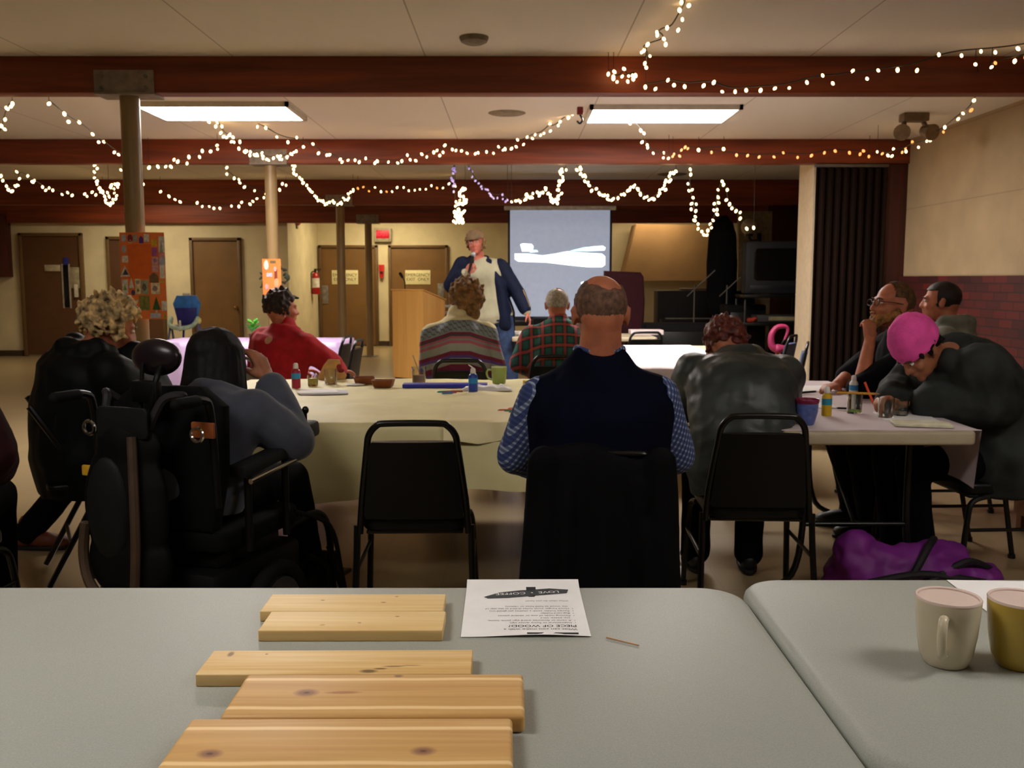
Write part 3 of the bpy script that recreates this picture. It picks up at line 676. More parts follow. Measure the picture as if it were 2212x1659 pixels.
# blue tapered cup, striped cup, green mug
p = on(1742, 917, .741); t = thing('cup', 'blue tapered pottery cup with a dark red rim on the white table', 'cup', p)
b = BM(); lathe(b, [(0, 0), (.026, 0), (.030, .004), (.044, .055), (.045, .09), (.047, .104), (.0445, .104), (.042, .09), (.040, .055), (.026, .01), (0, .008)], n=28); obj('body', b, mat('cup_blue', (84, 100, 160), .35, var=.12, scale=50), t)
b = BM(); lathe(b, [(.0452, .088), (.0466, .09), (.0482, .104), (.047, .106), (.0445, .105), (.0425, .094)], n=28); obj('rim', b, mat('cup_rim', (120, 30, 64), .35, var=.25, scale=60), t)
p = on(1690, 844, .741); t = thing('cup', 'pale blue cup with a pink ribbon pattern beside the leather jacket', 'cup', p + V((.02, 0, 0)))
b = BM(); lathe(b, [(0, 0), (.028, 0), (.032, .005), (.045, .10), (.0425, .10), (.029, .01), (0, .008)], n=28); obj('body', b, mat('cup_pale_blue', (120, 150, 196), .35, var=.1, scale=60), t)
for a in (-70, -100, -130):
    b = BM(); tube(b, smoothpath([(.0335 * math.cos(R(a)), .0335 * math.sin(R(a)), .012), (.0385 * math.cos(R(a + 10)), .0385 * math.sin(R(a + 10)), .045), (.042 * math.cos(R(a + 2)), .042 * math.sin(R(a + 2)), .07), (.044 * math.cos(R(a + 14)), .044 * math.sin(R(a + 14)), .09)], 5), .0045, 6); obj('pink_pattern', b, mat('cup_pink', (206, 80, 110), .4), t)
mg = mug('pale green mug in front of the plaid shirt chair, handle to the left', 0, 0, R(-90), mat('mug_green', (158, 176, 96), .3, var=.05), mat('mug_green_in', (190, 200, 140), .3), .036, .043, .096, ZT)
p = on(1078, 829, ZT); mg.location = p
# paper, books, scraps
def flat_box(name, label, cat, px, py, sx, sy, sz, rz, m, zz=ZT, bev=.002):
    p = on(px, py, zz); b = BM(); box(b, (0, 0, sz / 2), (sx, sy, sz), min(bev, sz * .4)); o = obj(name, b, m); o.location = p; o.rotation_euler = (0, 0, R(rz)); return tag(o, label, cat)
PAPERB = mat('paper_blue', (206, 208, 220), .7, var=.02)
flat_box('paper_pad', 'pad of white paper lying left of the middle of the yellow table', 'paper', 700, 848, .24, .2, .008, 12, PAPERB)
flat_box('paper_sheet', 'bright loose sheet of paper on top of the paper pad', 'paper', 686, 846, .2, .13, .0015, 20, PAPER, ZT + .0085)
flat_box('phone', 'small black object near the front edge of the yellow cloth', 'box', 651, 912, .036, .024, .012, 0, BLACKM)
flat_box('binder', 'long royal blue folder across the yellow table', 'folder', 962, 836, .46, .09, .02, 1, mat('royal_blue', (48, 52, 170), .4, var=.06))
flat_box('wooden_tray', 'flat tan piece of wood at the far left corner of the yellow table', 'wood piece', 576, 829, .10, .07, .014, 0, mat('tan_piece', (206, 164, 104), .6))
flat_box('sponge', 'small yellow block beside the bald man at the far edge of the yellow table', 'block', 1142, 832, .06, .04, .028, 10, mat('yellow_block', (214, 180, 40), .7))
flat_box('paper_sheet', 'large white paper at the far edge of the white table', 'paper', 1745, 840, .3, .28, .002, 5, PAPER, .741)
flat_box('paper_sheet', 'white paper in the middle of the white table by the tapered cup', 'paper', 1730, 875, .3, .2, .002, -8, PAPER, .741)
flat_box('notebook', 'open pale notebook at the near corner of the white table', 'notebook', 1990, 918, .22, .13, .01, -14, mat('pale_page', (206, 204, 176), .7), .7425)
flat_box('paper_sheet', 'sheet of white paper under the writing hands', 'paper', 1955, 900, .22, .24, .002, -10, PAPER, .741)
PB = mat('brown_clay', (128, 70, 34), .6)
for px, py, rz, lab in ((787, 829, 8, 'left one of two brown wooden dishes at the far side of the yellow table'), (828, 836, -6, 'right one of two brown wooden dishes at the far side of the yellow table')):
    p = on(px, py, ZT); t = thing('wooden_dish', lab, 'dish', p, R(rz), 'brown dishes')
    b = BM(); rs = []
    for z, w, d in ((.0, .044, .03), (.004, .05, .034), (.04, .06, .045), (.04, .055, .04), (.012, .044, .03)): rs.append([b.verts.new((x, y, z)) for x, y in rrect(-w, w, -d, d, .012, 3)])
    skin(b, rs); obj('dish_body', b, PB, t)
p = on(712, 822, ZT); t = thing('wooden_house', 'tan flat wooden cut-out standing behind the water glass', 'wood cut-out', p + V((.0, .08, 0)), R(8))
b = BM(); prism(b, [(-.085, 0), (.075, 0), (.085, .02), (.055, .06), (.045, .115), (-.02, .118), (-.05, .08), (-.075, .03)], -.006, .006, M.Rotation(R(90), 4, 'X'), .002); obj('cut_out', b, mat('tan_plywood', (204, 156, 88), .6), t)
b = BM(); box(b, (0, .03, .004), (.1, .06, .008), .002); obj('stand', b, mat('tan_plywood', (204, 156, 88), .6), t)
b = BM(); ell(b, (.042, -.008, .07), (.016, .004, .02)); ell(b, (.052, -.008, .05), (.02, .004, .012)); obj('red_patch', b, mat('dark_red', (130, 20, 30), .6), t)
def crumple(name, label, px, py, sx, sy, sz, m, zz=ZT, seed=0, cat='paper'):
    p = on(px, py, zz); b = BM(); n = 18; g = []
    for j in range(n + 1):
        row = []
        for i in range(n + 1):
            u, v = i / n * 2 - 1, j / n * 2 - 1; e = max(0, 1 - max(abs(u), abs(v)) ** 4)
            row.append(b.verts.new((u * sx * (1 + .15 * noise.noise(V((v * 2, seed, 1)))), v * sy * (1 + .2 * noise.noise(V((u * 2, seed, 5)))), .002 + sz * e * (.35 + .65 * abs(noise.noise(V((u * 2.5 + seed, v * 2.5, seed))))))))
        g.append(row)
    for j in range(n):
        for i in range(n): b.faces.new((g[j][i], g[j][i + 1], g[j + 1][i + 1], g[j + 1][i]))
    o = obj(name, b, m, None, 60); o.location = p; return tag(o, label, cat)
crumple('paper_towel', 'crumpled white paper towel behind the blue paint bottle', 1052, 842, .13, .07, .045, PAPER, seed=3)
crumple('paper_towel', 'small crumpled white paper left of the brown dishes', 768, 832, .05, .03, .012, PAPER, seed=6)
crumple('paper_towel', 'crumpled white paper beside the two glasses on the white table', 1985, 893, .07, .05, .03, WC, .741, 9)
for k, (px, py, rz, col, nm) in enumerate(((958, 846, 20, (40, 150, 150), 'teal'), (972, 847, -10, (190, 60, 80), 'pink'), (985, 845, 5, (170, 60, 60), 'red'), (966, 849, 40, (60, 130, 190), 'light blue'),
                                          (1092, 886, 5, (190, 70, 60), 'red'), (1106, 888, -4, (40, 130, 90), 'green'), (1112, 882, 25, (220, 120, 60), 'orange'), (1116, 890, 12, (50, 110, 80), 'dark green'))):
    p = on(px, py, ZT + .006); d = V((math.cos(R(rz)), math.sin(R(rz)), 0)) * .035
    stick('crayon', '%s crayon in the small heap %s' % (nm, 'below the blue folder' if k < 4 else 'beside the bald man on the yellow table'), 'crayon', p - d, p + d, .005, mat('crayon_%d' % k, col, .5), mat('crayon_%d' % k, col))
p = on(1745, 847, .75); d = V((.05, .03, 0)); stick('marker', 'black pen lying on the paper beside the pale blue cup', 'pen', p - d, p + d, .006, BLACKM, BLACKM)
p = on(1815, 848, .83); stick('pencil', 'long yellow pencil resting across the glass and bottle tops', 'pencil', on(1900, 851, .828), on(1808, 848, .828), .0055, mat('pencil_yellow', (206, 150, 50), .5))
p = on(1822, 882, .748); d = V((.03, -.01, 0)); stick('marker', 'short dark pen between the yellow bottle and the glass', 'pen', p - d, p + d, .005, BLACKM, GREYM)

# ------------------------------------------------------------------ posters
def poster(label, loc, w, h, curve, pics, inner=None):
    """card wrapped a little around its post, with pasted pictures; x,z in metres from the card centre"""
    t = thing('poster', label, 'poster', loc)
    def yy(x): return curve * x * x - .0
    def sheetbox(x0, x1, z0, z1, lift, n=8):
        b = BM(); g = [[b.verts.new((x0 + (x1 - x0) * i / n, yy(x0 + (x1 - x0) * i / n) - lift, z)) for i in range(n + 1)] for z in (z0, z1)]
        for i in range(n): b.faces.new((g[0][i], g[0][i + 1], g[1][i + 1], g[1][i]))
        return b
    obj('card', sheetbox(-w / 2, w / 2, -h / 2, h / 2, 0), mat('orange_card', (238, 126, 56), .7, var=.03), t)
    if inner: obj('inner_panel', sheetbox(*inner, .002), mat('orange_panel', (226, 104, 32), .7, var=.04, scale=20), t)
    for k, (x, z, sx, sz, col, shape) in enumerate(pics):
        if shape == 'r': b = sheetbox(x - sx / 2, x + sx / 2, z - sz / 2, z + sz / 2, .004, 3)
        else:
            pts = {'t': [(-.5, -.5), (.5, -.5), (.0, .5)], 'o': [(.5 * math.cos(a), .5 * math.sin(a)) for a in [2 * math.pi * q / 12 for q in range(12)]], 'h': [(-.5, -.5), (.5, -.5), (.5, .1), (0, .5), (-.5, .1)]}[shape]
            b = BM(); b.faces.new([b.verts.new((x + u * sx, yy(x + u * sx) - .0055, z + v * sz)) for u, v in pts])
        obj('pasted_picture', b, mat('pic_%d_%d_%d' % col, col, .7, var=.12, scale=60), t, flat=True)
    return t
pw, gr, bl, pk, cr, ol, gn, dg, lb = (214, 206, 190), (150, 150, 140), (70, 90, 150), (206, 150, 150), (226, 206, 160), (130, 126, 60), (120, 160, 50), (50, 90, 36), (176, 176, 190)
W1, H1 = .290, .560; K = 1 / 1460 * .65 * 0
def pp(u, v, w, h): return ((u - 505) / 640 * W1, (700 - v) / 1240 * H1, w / 640 * W1, h / 1240 * H1)
pics = []
for u, v, w, h, c, s in ((255, 165, 70, 90, lb, 'r'), (355, 165, 80, 110, (120, 40, 56), 'o'), (355, 205, 50, 50, cr, 't'), (430, 165, 60, 100, gr, 'r'), (515, 180, 60, 110, (90, 50, 150), 'h'), (590, 160, 70, 110, pw, 'r'),
                         (255, 320, 70, 110, lb, 'o'), (262, 460, 95, 95, pw, 'r'), (255, 630, 150, 160, pw, 't'), (262, 640, 100, 90, (70, 74, 80), 't'), (245, 850, 90, 200, pw, 'r'), (245, 860, 55, 90, gn, 't'), (345, 800, 80, 150, pw, 't'), (365, 940, 60, 80, (70, 70, 110), 'o'),
                         (690, 230, 75, 90, (206, 170, 40), 'r'), (690, 355, 75, 120, (160, 84, 150), 'r'), (695, 480, 90, 100, pk, 'r'), (695, 480, 50, 60, (150, 110, 130), 'o'), (695, 590, 90, 110, pk, 'r'), (670, 720, 120, 150, (110, 90, 60), 'h'),
                         (790, 250, 80, 230, pw, 'r'), (785, 270, 45, 190, gr, 't'), (790, 410, 70, 70, pk, 'r'), (790, 490, 80, 110, lb, 'r'), (785, 640, 65, 190, pw, 'r'), (775, 780, 70, 40, (206, 160, 50), 'r'),
                         (440, 850, 80, 220, cr, 'r'), (440, 790, 55, 60, gr, 'o'), (440, 905, 40, 50, ol, 'o'), (540, 860, 100, 200, (160, 160, 130), 'r'), (530, 860, 60, 110, (100, 100, 84), 'o'), (685, 880, 120, 160, cr, 'r'), (680, 880, 70, 80, (150, 120, 120), 'o'),
                         (525, 1085, 150, 210, ol, 'r'), (525, 1090, 70, 170, (110, 120, 40), 't'), (690, 1090, 110, 190, dg, 't'), (690, 1205, 40, 40, pw, 't'), (670, 1270, 140, 70, lb, 'r'), (795, 1130, 70, 140, pw, 'r'), (800, 1270, 40, 70, gn, 't')):
    x, z, sx, sz = pp(u, v, w, h); pics.append((x, z, sx, sz, c, s))
p = at(306, 596, 6.19); poster('large orange card of pasted pictures taped around the nearest post', (p.x, 6.20, p.z), W1, H1, .9, pics, ((305 - 505) / 640 * W1, (650 - 505) / 640 * W1, (700 - 740) / 1240 * H1, (700 - 250) / 1240 * H1))
p = at(588, 598, 9.76)
pics = [(-.05, .12, .05, .1, pw, 'o'), (-.02, .02, .06, .04, lb, 'r'), (-.05, -.10, .04, .06, pk, 'o'), (.045, .0, .03, .16, (120, 50, 30), 'r'), (.05, -.06, .05, .09, (236, 150, 110), 'o'), (.02, .15, .06, .03, (110, 90, 50), 'r'), (.0, -.14, .05, .04, pk, 'r'), (.04, .08, .03, .05, pk, 'o')]
poster('small orange card of pasted pictures taped around the second post', (-2.46, 9.768, p.z), .19, .365, 1.6, pics)
b = BM()
for k in range(70):
    a = rnd.uniform(0, 2 * math.pi); r_ = rnd.gauss(.13, .015); ell(b, (r_ * math.cos(a), rnd.uniform(-.015, .015), r_ * math.sin(a)), (.03, .008, .012), V((0, 0, 0)) and None or (0, rnd.uniform(0, 3), 0), 6, 4)
o = obj('wreath', b, mat('dark_leaf', (44, 48, 24), .6)); o.location = (-2.46, 9.92, p.z - .03); tag(o, 'dark leafy wreath hanging on the second post behind the small orange card', 'wreath')

# ------------------------------------------------------------------ lectern, screen, highchair, plant
OAK = wood('oak_light', (226, 166, 86), (238, 188, 108), 'z', .45, 18, .05)
t = thing('lectern', 'light oak lectern with a sloping top and gooseneck microphone', 'lectern', (-1.27, 12.75, 0), R(-34))
b = BM(); prism(b, [(-.20, .02), (.26, .02), (.26, 1.05), (-.20, 1.18)], -.27, .27, M.Rotation(R(90), 4, 'Z') @ M.Rotation(R(90), 4, 'X'), .006); obj('cabinet', b, OAK, t)
b = BM(); box(b, (0, .03, .012), (.50, .42, .024), .004); obj('plinth', b, mat('dark_plinth', (60, 40, 24), .6), t)
b = BM(); box(b, (0, .03, 1.125), (.56, .50, .018), .004, (R(-15.8), 0, 0)); obj('sloping_top', b, OAK, t)
b = BM(); tube(b, smoothpath([(-.2, .0, 1.13), (-.21, -.0, 1.24), (-.23, .02, 1.30), (-.28, .03, 1.36)], 5), .008); g_ = obj('gooseneck', b, BLACKM, t)
b = BM(); cap(b, (-.28, .03, 1.36), (-.315, .03, 1.405), .018, .022); obj('microphone', b, BLACKM, g_)
p = at(960, 680, 13.3); t = thing('folding_stool', 'pale folded stacked thing just behind the right side of the lectern', 'stack', (p.x, 13.3, 0))
b = BM()
for s in (-1, 1): cyl(b, (s * .1, 0, 0), (s * .1, 0, p.z + .1), .012)
obj('frame', b, GREYM, t)
for k in range(4): b = BM(); box(b, (0, 0, p.z + .12 - k * .09), (.24, .2, .035), .008); obj('shelf', b, mat('pale_blue_grey', (170, 180, 184), .5), t)
t = thing('projection_screen', 'white projection screen on a black tripod showing bright projected shapes', 'screen', (0, 13.0, 0))
pa, pb = at(1097, 452, 13.0), at(1320, 686, 13.0); cx, w, z0, z1 = (pa.x + pb.x) / 2, pb.x - pa.x, pb.z, pa.z; t.location.x = cx
SCR = mat('screen_fabric_glow', (168, 176, 190), .8, var=.02, emit=(155, 168, 192), es=.19)  # fabric glows by itself in place of a projector's light
b = BM(); box(b, (0, 0, (z0 + z1) / 2), (w - .06, .006, z1 - z0)); obj('fabric', b, SCR, t)
b = BM()
for s in (-1, 1): box(b, (s * (w / 2 - .015), 0, (z0 + z1) / 2), (.03, .008, z1 - z0))
box(b, (0, 0, z0 - .01), (w, .012, .05)); obj('black_border', b, mat('screen_border', (16, 20, 34), .6), t)
b = BM(); box(b, (0, .0, z1 + .015), (w + .1, .05, .055), .012); obj('top_bar', b, mat('bar_white', (190, 190, 190), .4), t)
b = BM(); box(b, (0, .02, z0 - .07), (w + .06, .09, .09), .02); obj('roller_case', b, BLACKM, t)
b = BM(); cyl(b, (0, .06, .1), (0, .06, z1), .018); obj('mast', b, BLACKM, t)
for a in (90, 210, 330):
    b = BM(); tube(b, [(0, .06, .55), (.42 * math.cos(R(a)), .06 + .42 * math.sin(R(a)), .015)], .012); obj('leg', b, BLACKM, t)
LIT = mat('projected_white', (255, 255, 255), .8, var=0, emit=(245, 250, 255), es=1.1)  # flat glowing shapes stand in for the projected picture
LITC = mat('projected_cyan', (200, 235, 240), .8, var=0, emit=(190, 225, 240), es=.6)
def spx(px, py): q = at(px, py, 13.0); return (q.x - cx, q.z)
def proj(pts, m, lift):
    b = BM(); b.faces.new([b.verts.new((x, -.004 - lift, z)) for x, z in (spx(*q) for q in pts)]); bmesh.ops.triangulate(b, faces=b.faces[:]); obj('projected_shape', b, m, t, flat=True)
proj([(1112, 548), (1140, 548), (1172, 552), (1200, 548), (1225, 543), (1260, 546), (1300, 548), (1307, 554), (1307, 572), (1300, 577), (1270, 577), (1230, 573), (1180, 567), (1120, 565), (1112, 560)], LIT, .001)
proj([(1124, 528), (1130, 526), (1148, 527), (1152, 532), (1151, 540), (1143, 543), (1128, 543)], LIT, .001)
proj([(1230, 542), (1262, 534), (1302, 531), (1308, 536), (1306, 541), (1270, 543)], LITC, .0005)
proj([(1276, 533), (1302, 531), (1308, 535), (1304, 541), (1280, 540)], LIT, .001)
proj([(1143, 540), (1160, 540), (1163, 544), (1145, 546)], LITC, .0008)
proj([(1255, 610), (1262, 608), (1268, 612), (1264, 617), (1256, 616)], LIT, .001)
# highchair
hc = at(399, 690, 13.6); t = thing('high_chair', 'blue padded highchair standing in front of the brown door', 'highchair', (hc.x, 13.6, 0), R(0))
BL1, BL2 = mat('hc_blue', (56, 120, 200), .5), mat('hc_navy', (44, 40, 120), .5); HW = mat('hc_mint', (176, 206, 190), .4); HY = mat('hc_yellow', (226, 216, 130), .4)
b = BM(); prism(b, [(-.15, .78), (.15, .78), (.2, .98), (.14, 1.10), (-.14, 1.10), (-.2, .98)], -.03, .03, M.Translation((0, .12, 0)) @ M.Rotation(R(90), 4, 'X'), .02); obj('backrest', b, BL1, t)
b = BM(); prism(b, [(-.12, .68), (.12, .68), (.15, .92), (-.15, .92)], -.03, .03, M.Translation((0, .07, 0)) @ M.Rotation(R(90), 4, 'X'), .02); box(b, (0, -.05, .66), (.26, .26, .05), .02); obj('seat', b, BL2, t)
b = BM(); tube(b, smoothpath([(-.19, .0, .78), (-.16, -.15, .68), (0, -.2, .64), (.16, -.15, .68), (.19, 0, .78)], 6), .03); obj('tray_rim', b, HW, t)
b = BM(); cap(b, (0, -.21, .62), (0, -.2, .74), .022, .014); obj('crotch_post', b, WHITEP, t)
b = BM(); box(b, (0, .1, 1.12), (.1, .04, .03), .01); obj('handle', b, WHITEP, t)
for s in (-1, 1):
    b = BM(); ell(b, (s * .2, 0, .74), (.035, .05, .05)); obj('hinge_cap', b, HY, t)
    for q in (-1, 1): b = BM(); tube(b, [(s * .2, 0, .74), (s * .215, q * .26, .015)], .016); obj('leg', b, mat('hc_leg', (96, 100, 140), .4), t)
b = BM(); ell(b, (0, -.12, .42), (.12, .08, .03)); cyl(b, (0, -.1, .43), (0, -.05, .64), .015); obj('footrest', b, BL2, t)
# potted plant on lavender table
p = on(553, 731, .745); t = thing('potted_plant', 'small bright green leafy plant on the lavender table', 'plant', (p.x, 9.35, .744))
b = BM(); lathe(b, [(0, 0), (.04, 0), (.05, .05), (.046, .05), (.04, .042), (0, .042)]); obj('pot', b, mat('dark_pot', (60, 44, 30), .6), t)
LEAF = mat('bright_leaf', (70, 150, 50), .5, var=.25, scale=30)
for k in range(26):
    a = k * 2.4; r_ = .02 + .055 * (k / 26); z = .06 + .10 * ((k * 7) % 26) / 26; b = BM()
    B = M.Rotation(a, 4, 'Z') @ M.Rotation(R(-30 - 25 * ((k * 5) % 7) / 7), 4, 'Y')
    g = [(0, 0, 0), (.018, .018, .004), (.045, .02, .0), (.07, 0, -.006), (.045, -.02, 0), (.018, -.018, .004)]
    b.faces.new([b.verts.new(V((r_ * math.cos(a) * .5, r_ * math.sin(a) * .5, z)) + (B @ V(q))) for q in g]); obj('leaf', b, LEAF, t, flat=True)
b = BM()
for a in (0, 1.3, 2.6, 3.9, 5.2): tube(b, smoothpath([(0, 0, .04), (.01 * math.cos(a), .01 * math.sin(a), .09), (.03 * math.cos(a), .03 * math.sin(a), .14)], 4), .003, 5)
obj('stem', b, LEAF, t)
# ------------------------------------------------------------------ far right storage corner
t = thing('television', 'old black tube television with ceiling light reflections on its screen', 'television', (3.55, 12.15, 0)); pt = at(1670, 578, 12.1); t.location = (pt.x, 12.15, pt.z - .33)
b = BM(); box(b, (0, .02, .33), (.72, .26, .66), .03); box(b, (0, .26, .33), (.56, .3, .5), .08); obj('case', b, mat('tv_case', (22, 25, 31), .6), t)
b = BM(); prism(b, rrect(-.27, .27, -.2, .2, .04), 0, .02, M.Translation((.01, -.115, .37)) @ M.Rotation(R(90), 4, 'X'), .008); obj('tube_screen', b, mat('tv_glass', (8, 9, 11), .06, var=0), t)
b = BM(); box(b, (0, -.115, .075), (.6, .012, .06), .003); obj('control_panel', b, mat('tv_panel', (22, 24, 30), .4), t)
tz = t.location.z; t2 = thing('media_cart', 'black cart carrying the old television, with a lower shelf', 'cart', (t.location.x, 12.2, 0))
for z in (tz - .03, tz - .38, .14):
    b = BM(); box(b, (0, 0, z), (.78, .52, .04), .006); obj('shelf', b, BLACKM, t2)
for sx in (-1, 1):
    for sy in (-1, 1): b = BM(); box(b, (sx * .37, sy * .24, tz / 2 - .02), (.03, .03, tz - .1), .004); l = obj('leg', b, BLACKM, t2); b = BM(); cyl(b, (sx * .37 - .015, sy * .24, .035), (sx * .37 + .015, sy * .24, .035), .035); obj('caster', b, BLACKM, l)
t = thing('video_player', 'low dark machine with a pale front on the shelf under the television', 'player', (t2.location.x + .04, 12.15, tz - .36 + .0)); b = BM(); box(b, (0, 0, .05), (.5, .34, .09), .006); obj('case', b, mat('player_case', (40, 40, 40), .5), t); b = BM(); box(b, (.06, -.172, .05), (.34, .006, .05), .001); obj('front_panel', b, mat('pale_front', (120, 112, 84), .6), t)
b = BM(); ell(b, (0, 0, .03), (.06, .04, .03)); ell(b, (.05, 0, .05), (.04, .03, .02)); o = obj('red_cloth', b, mat('red_scrap', (150, 40, 24), .7)); o.location = (t2.location.x - .3, 11.98, tz - .36); tag(o, 'small red scrap of cloth on the cart shelf below the television', 'cloth')
p = at(1525, 690, 14.2); t = thing('piano', 'dark upright piano behind the far white table', 'piano', (p.x, 14.3, 0))
PI_ = mat('piano_black', (14, 11, 11), .6)
b = BM(); box(b, (0, .1, .58), (1.45, .4, 1.16), .012); obj('case', b, PI_, t)
b = BM(); box(b, (0, -.2, .72), (1.4, .3, .06), .01); obj('keybed', b, PI_, t)
b = BM(); box(b, (0, -.26, .755), (1.25, .14, .012), .002); obj('keyboard', b, mat('ivory_keys', (150, 140, 120), .4), t)
for s in (-1, 1): b = BM(); box(b, (s * .66, -.28, .36), (.06, .08, .66), .01); obj('leg', b, PI_, t)
b = BM(); box(b, (-.1, .1, 1.18), (.5, .3, .03), .004); obj('top_board', b, mat('brown_strip', (76, 48, 26), .5), t)
p = at(1560, 560, 13.2); t = thing('coat_stand', 'stand hung with long black clothes, left of the white globe lamp', 'coat stand', (p.x, 13.2, 0))
b = BM(); cyl(b, (0, 0, .02), (0, 0, 2.18), .02); obj('pole', b, BLACKM, t)
for a in (90, 210, 330): b = BM(); tube(b, smoothpath([(0, 0, .12), (.15 * math.cos(R(a)), .15 * math.sin(R(a)), .08), (.3 * math.cos(R(a)), .3 * math.sin(R(a)), .015)], 4), .014); obj('leg', b, BLACKM, t)
b = BM(); rs = []
for z, rx, ry in ((.75, .10, .08), (.9, .16, .1), (1.15, .22, .12), (1.6, .2, .12), (1.95, .19, .11), (2.1, .14, .09), (2.2, .04, .04)): rs.append(ring(b, (0, 0, z), rx, ry, V((1, 0, 0)), V((0, 1, 0)), 20))
skin(b, rs); g_ = fuse('black_coat', b, .02, mat('black_cloth', (16, 17, 20), .85), None, 2, .5, .02, (9, 9, 1.5)); g_.location = (p.x, 13.2, 0); tag(g_, 'long black garment hanging on the coat stand', 'coat')
p = at(1618, 490, 14.5); t = thing('globe_lamp', 'white globe wall lamp on a dark arm in the far right corner', 'lamp', (p.x, 14.5, p.z))
b = BM(); ell(b, (0, 0, 0), (.12, .12, .12), None, 20, 14); obj('globe', b, mat('milk_glass', (196, 186, 160), .3, var=.03), t)
b = BM(); cyl(b, (0, 0, -.14), (0, 0, -.10), .06); tube(b, smoothpath([(0, 0, -.13), (.06, .1, -.2), (.24, .38, -.18)], 5), .02); obj('arm', b, BLACKM, t)
b = BM(); box(b, (.26, .41, -.18), (.06, .06, .22), .01); obj('mount', b, BLACKM, t)
b = BM(); pa = at(1596, 450, 14.9); pb_ = at(1662, 640, 14.9); box(b, ((pa.x + pb_.x) / 2 + .02, 15.0, 1.19), (pb_.x - pa.x, .12, 2.38)); struct('wall_partition', b, mat('partition_paint', (150, 132, 100), .8), flat=True)
b = BM(); pa = at(1664, 400, 14.9); box(b, (pa.x + 1.05, 15.02, CEIL / 2), (2.1, .12, CEIL)); struct('wall_partition_dark', b, BEAMD, flat=True)
pts = [(1372, 485), (1532, 488), (1532, 606), (1343, 606)]
b = BM(); q = [at(px, py, 18.2) for px, py in pts]; prism(b, [(v.x, v.z) for v in q], -18.75, -18.0, M.Rotation(R(90), 4, 'X')); b2 = b; o = struct('trim_7', b2, wall_mat('stair_soffit', (150, 116, 74)), flat=True)
p = at(1356, 640, 12.6); t = thing('maroon_chair', 'tall maroon upholstered chair back right of the projection screen', 'chair', (p.x, 12.6, 0))
MR = mat('maroon_cloth', (62, 12, 28), .8)
b = BM(); prism(b, [(-.32, .35), (.2, .35), (.22, 1.05), (.2, 1.36), (.16, 1.42), (-.32, 1.44)], -.07, .07, M.Rotation(R(90), 4, 'X'), .03); obj('backrest', b, MR, t)
b = BM(); box(b, (-.05, -.3, .40), (.5, .5, .14), .03); obj('seat', b, MR, t)
for sx in (-.28, .17):
    for sy in (-.5, .0): b = BM(); cyl(b, (sx, sy, 0), (sx, sy, .34), .022); obj('leg', b, PI_, t)
t = thing('speaker_cabinet', 'low dark equipment box under the right end of the projection screen', 'box', (.72, 12.2, 0)); b = BM(); box(b, (0, 0, .42), (.9, .5, .84), .02); obj('case', b, mat('box_black', (11, 11, 13), .7), t); b = BM(); box(b, (0, -.255, .45), (.8, .01, .6), .003); obj('grille', b, mat('grille_cloth', (34, 14, 24), .8), t)
t = thing('speaker_cabinet', 'tall dark equipment box between the piano and the television cart', 'box', (3.05, 12.6, 0)); b = BM(); box(b, (0, 0, .5), (.5, .5, 1.0), .02); obj('case', b, mat('box_black', (11, 11, 13), .7), t); b = BM(); box(b, (0, -.255, .5), (.42, .01, .8), .003); obj('grille', b, BLACKM, t)
t = thing('guitar_amplifier', 'dark amplifier in front of the piano behind the large white table', 'box', (2.15, 11.6, 0)); b = BM(); box(b, (0, 0, .4), (1.1, .4, .8), .02); obj('case', b, mat('box_black', (11, 11, 13), .7), t); b = BM(); box(b, (0, -.205, .4), (1.0, .01, .6), .003); obj('grille', b, BLACKM, t)
for px, nm in ((1500, 'left'), (1570, 'right')):
    p = at(px, 640, 12.9); t = thing('microphone_stand', 'thin dark microphone stand, the %s of two before the piano' % nm, 'stand', (p.x, 12.9, 0))
    b = BM(); cyl(b, (0, 0, .02), (0, 0, 1.25), .01); obj('pole', b, GREYM, t); b = BM(); tube(b, [(-.1, 0, 1.1), (.25, -.1, 1.45)], .008); obj('boom', b, GREYM, t); b = BM(); lathe(b, [(0, 0), (.13, 0), (.12, .02), (0, .03)]); obj('stand_base', b, BLACKM, t)
p = at(1688, 738, 9.3); t = thing('pink_ornament', 'pink curled flamingo-like ornament on thin legs beside the blue chair', 'ornament', (p.x - .03, 9.3, 0))
PNK = mat('hot_pink', (150, 40, 84), .5)
b = BM(); pth = smoothpath([(.06, 0, .74), (.09, 0, .83), (.06, 0, .87), (-.02, 0, .86), (-.07, 0, .78), (-.06, 0, .68), (.0, 0, .64)], 6); tube(b, pth, [.012 + .028 * (k / (len(pth) - 1)) for k in range(len(pth))], 10); cap(b, (.0, 0, .65), (.08, .0, .66), .05, .02); obj('body', b, PNK, t)
b = BM(); cap(b, (.06, 0, .74), (.03, 0, .70), .012, .006); obj('beak', b, BLACKM, t)
for s in (-.02, .02): b = BM(); cyl(b, (s, 0, .012), (s, 0, .64), .006); obj('leg', b, mat('orange_leg', (196, 150, 80), .5), t)
b = BM(); lathe(b, [(0, 0), (.09, 0), (.08, .015), (0, .018)]); obj('stand_base', b, BLACKM, t)
# things on the far tables
flat_box('paper_stack', 'stack of white paper on the far table below the projection screen', 'paper', 1140, 722, .4, .25, .03, 0, PAPER, .738)
flat_box('paper_stack', 'pale folded cloth on the far table right of the bald head', 'cloth', 1395, 722, .35, .22, .05, 0, WC, .738)
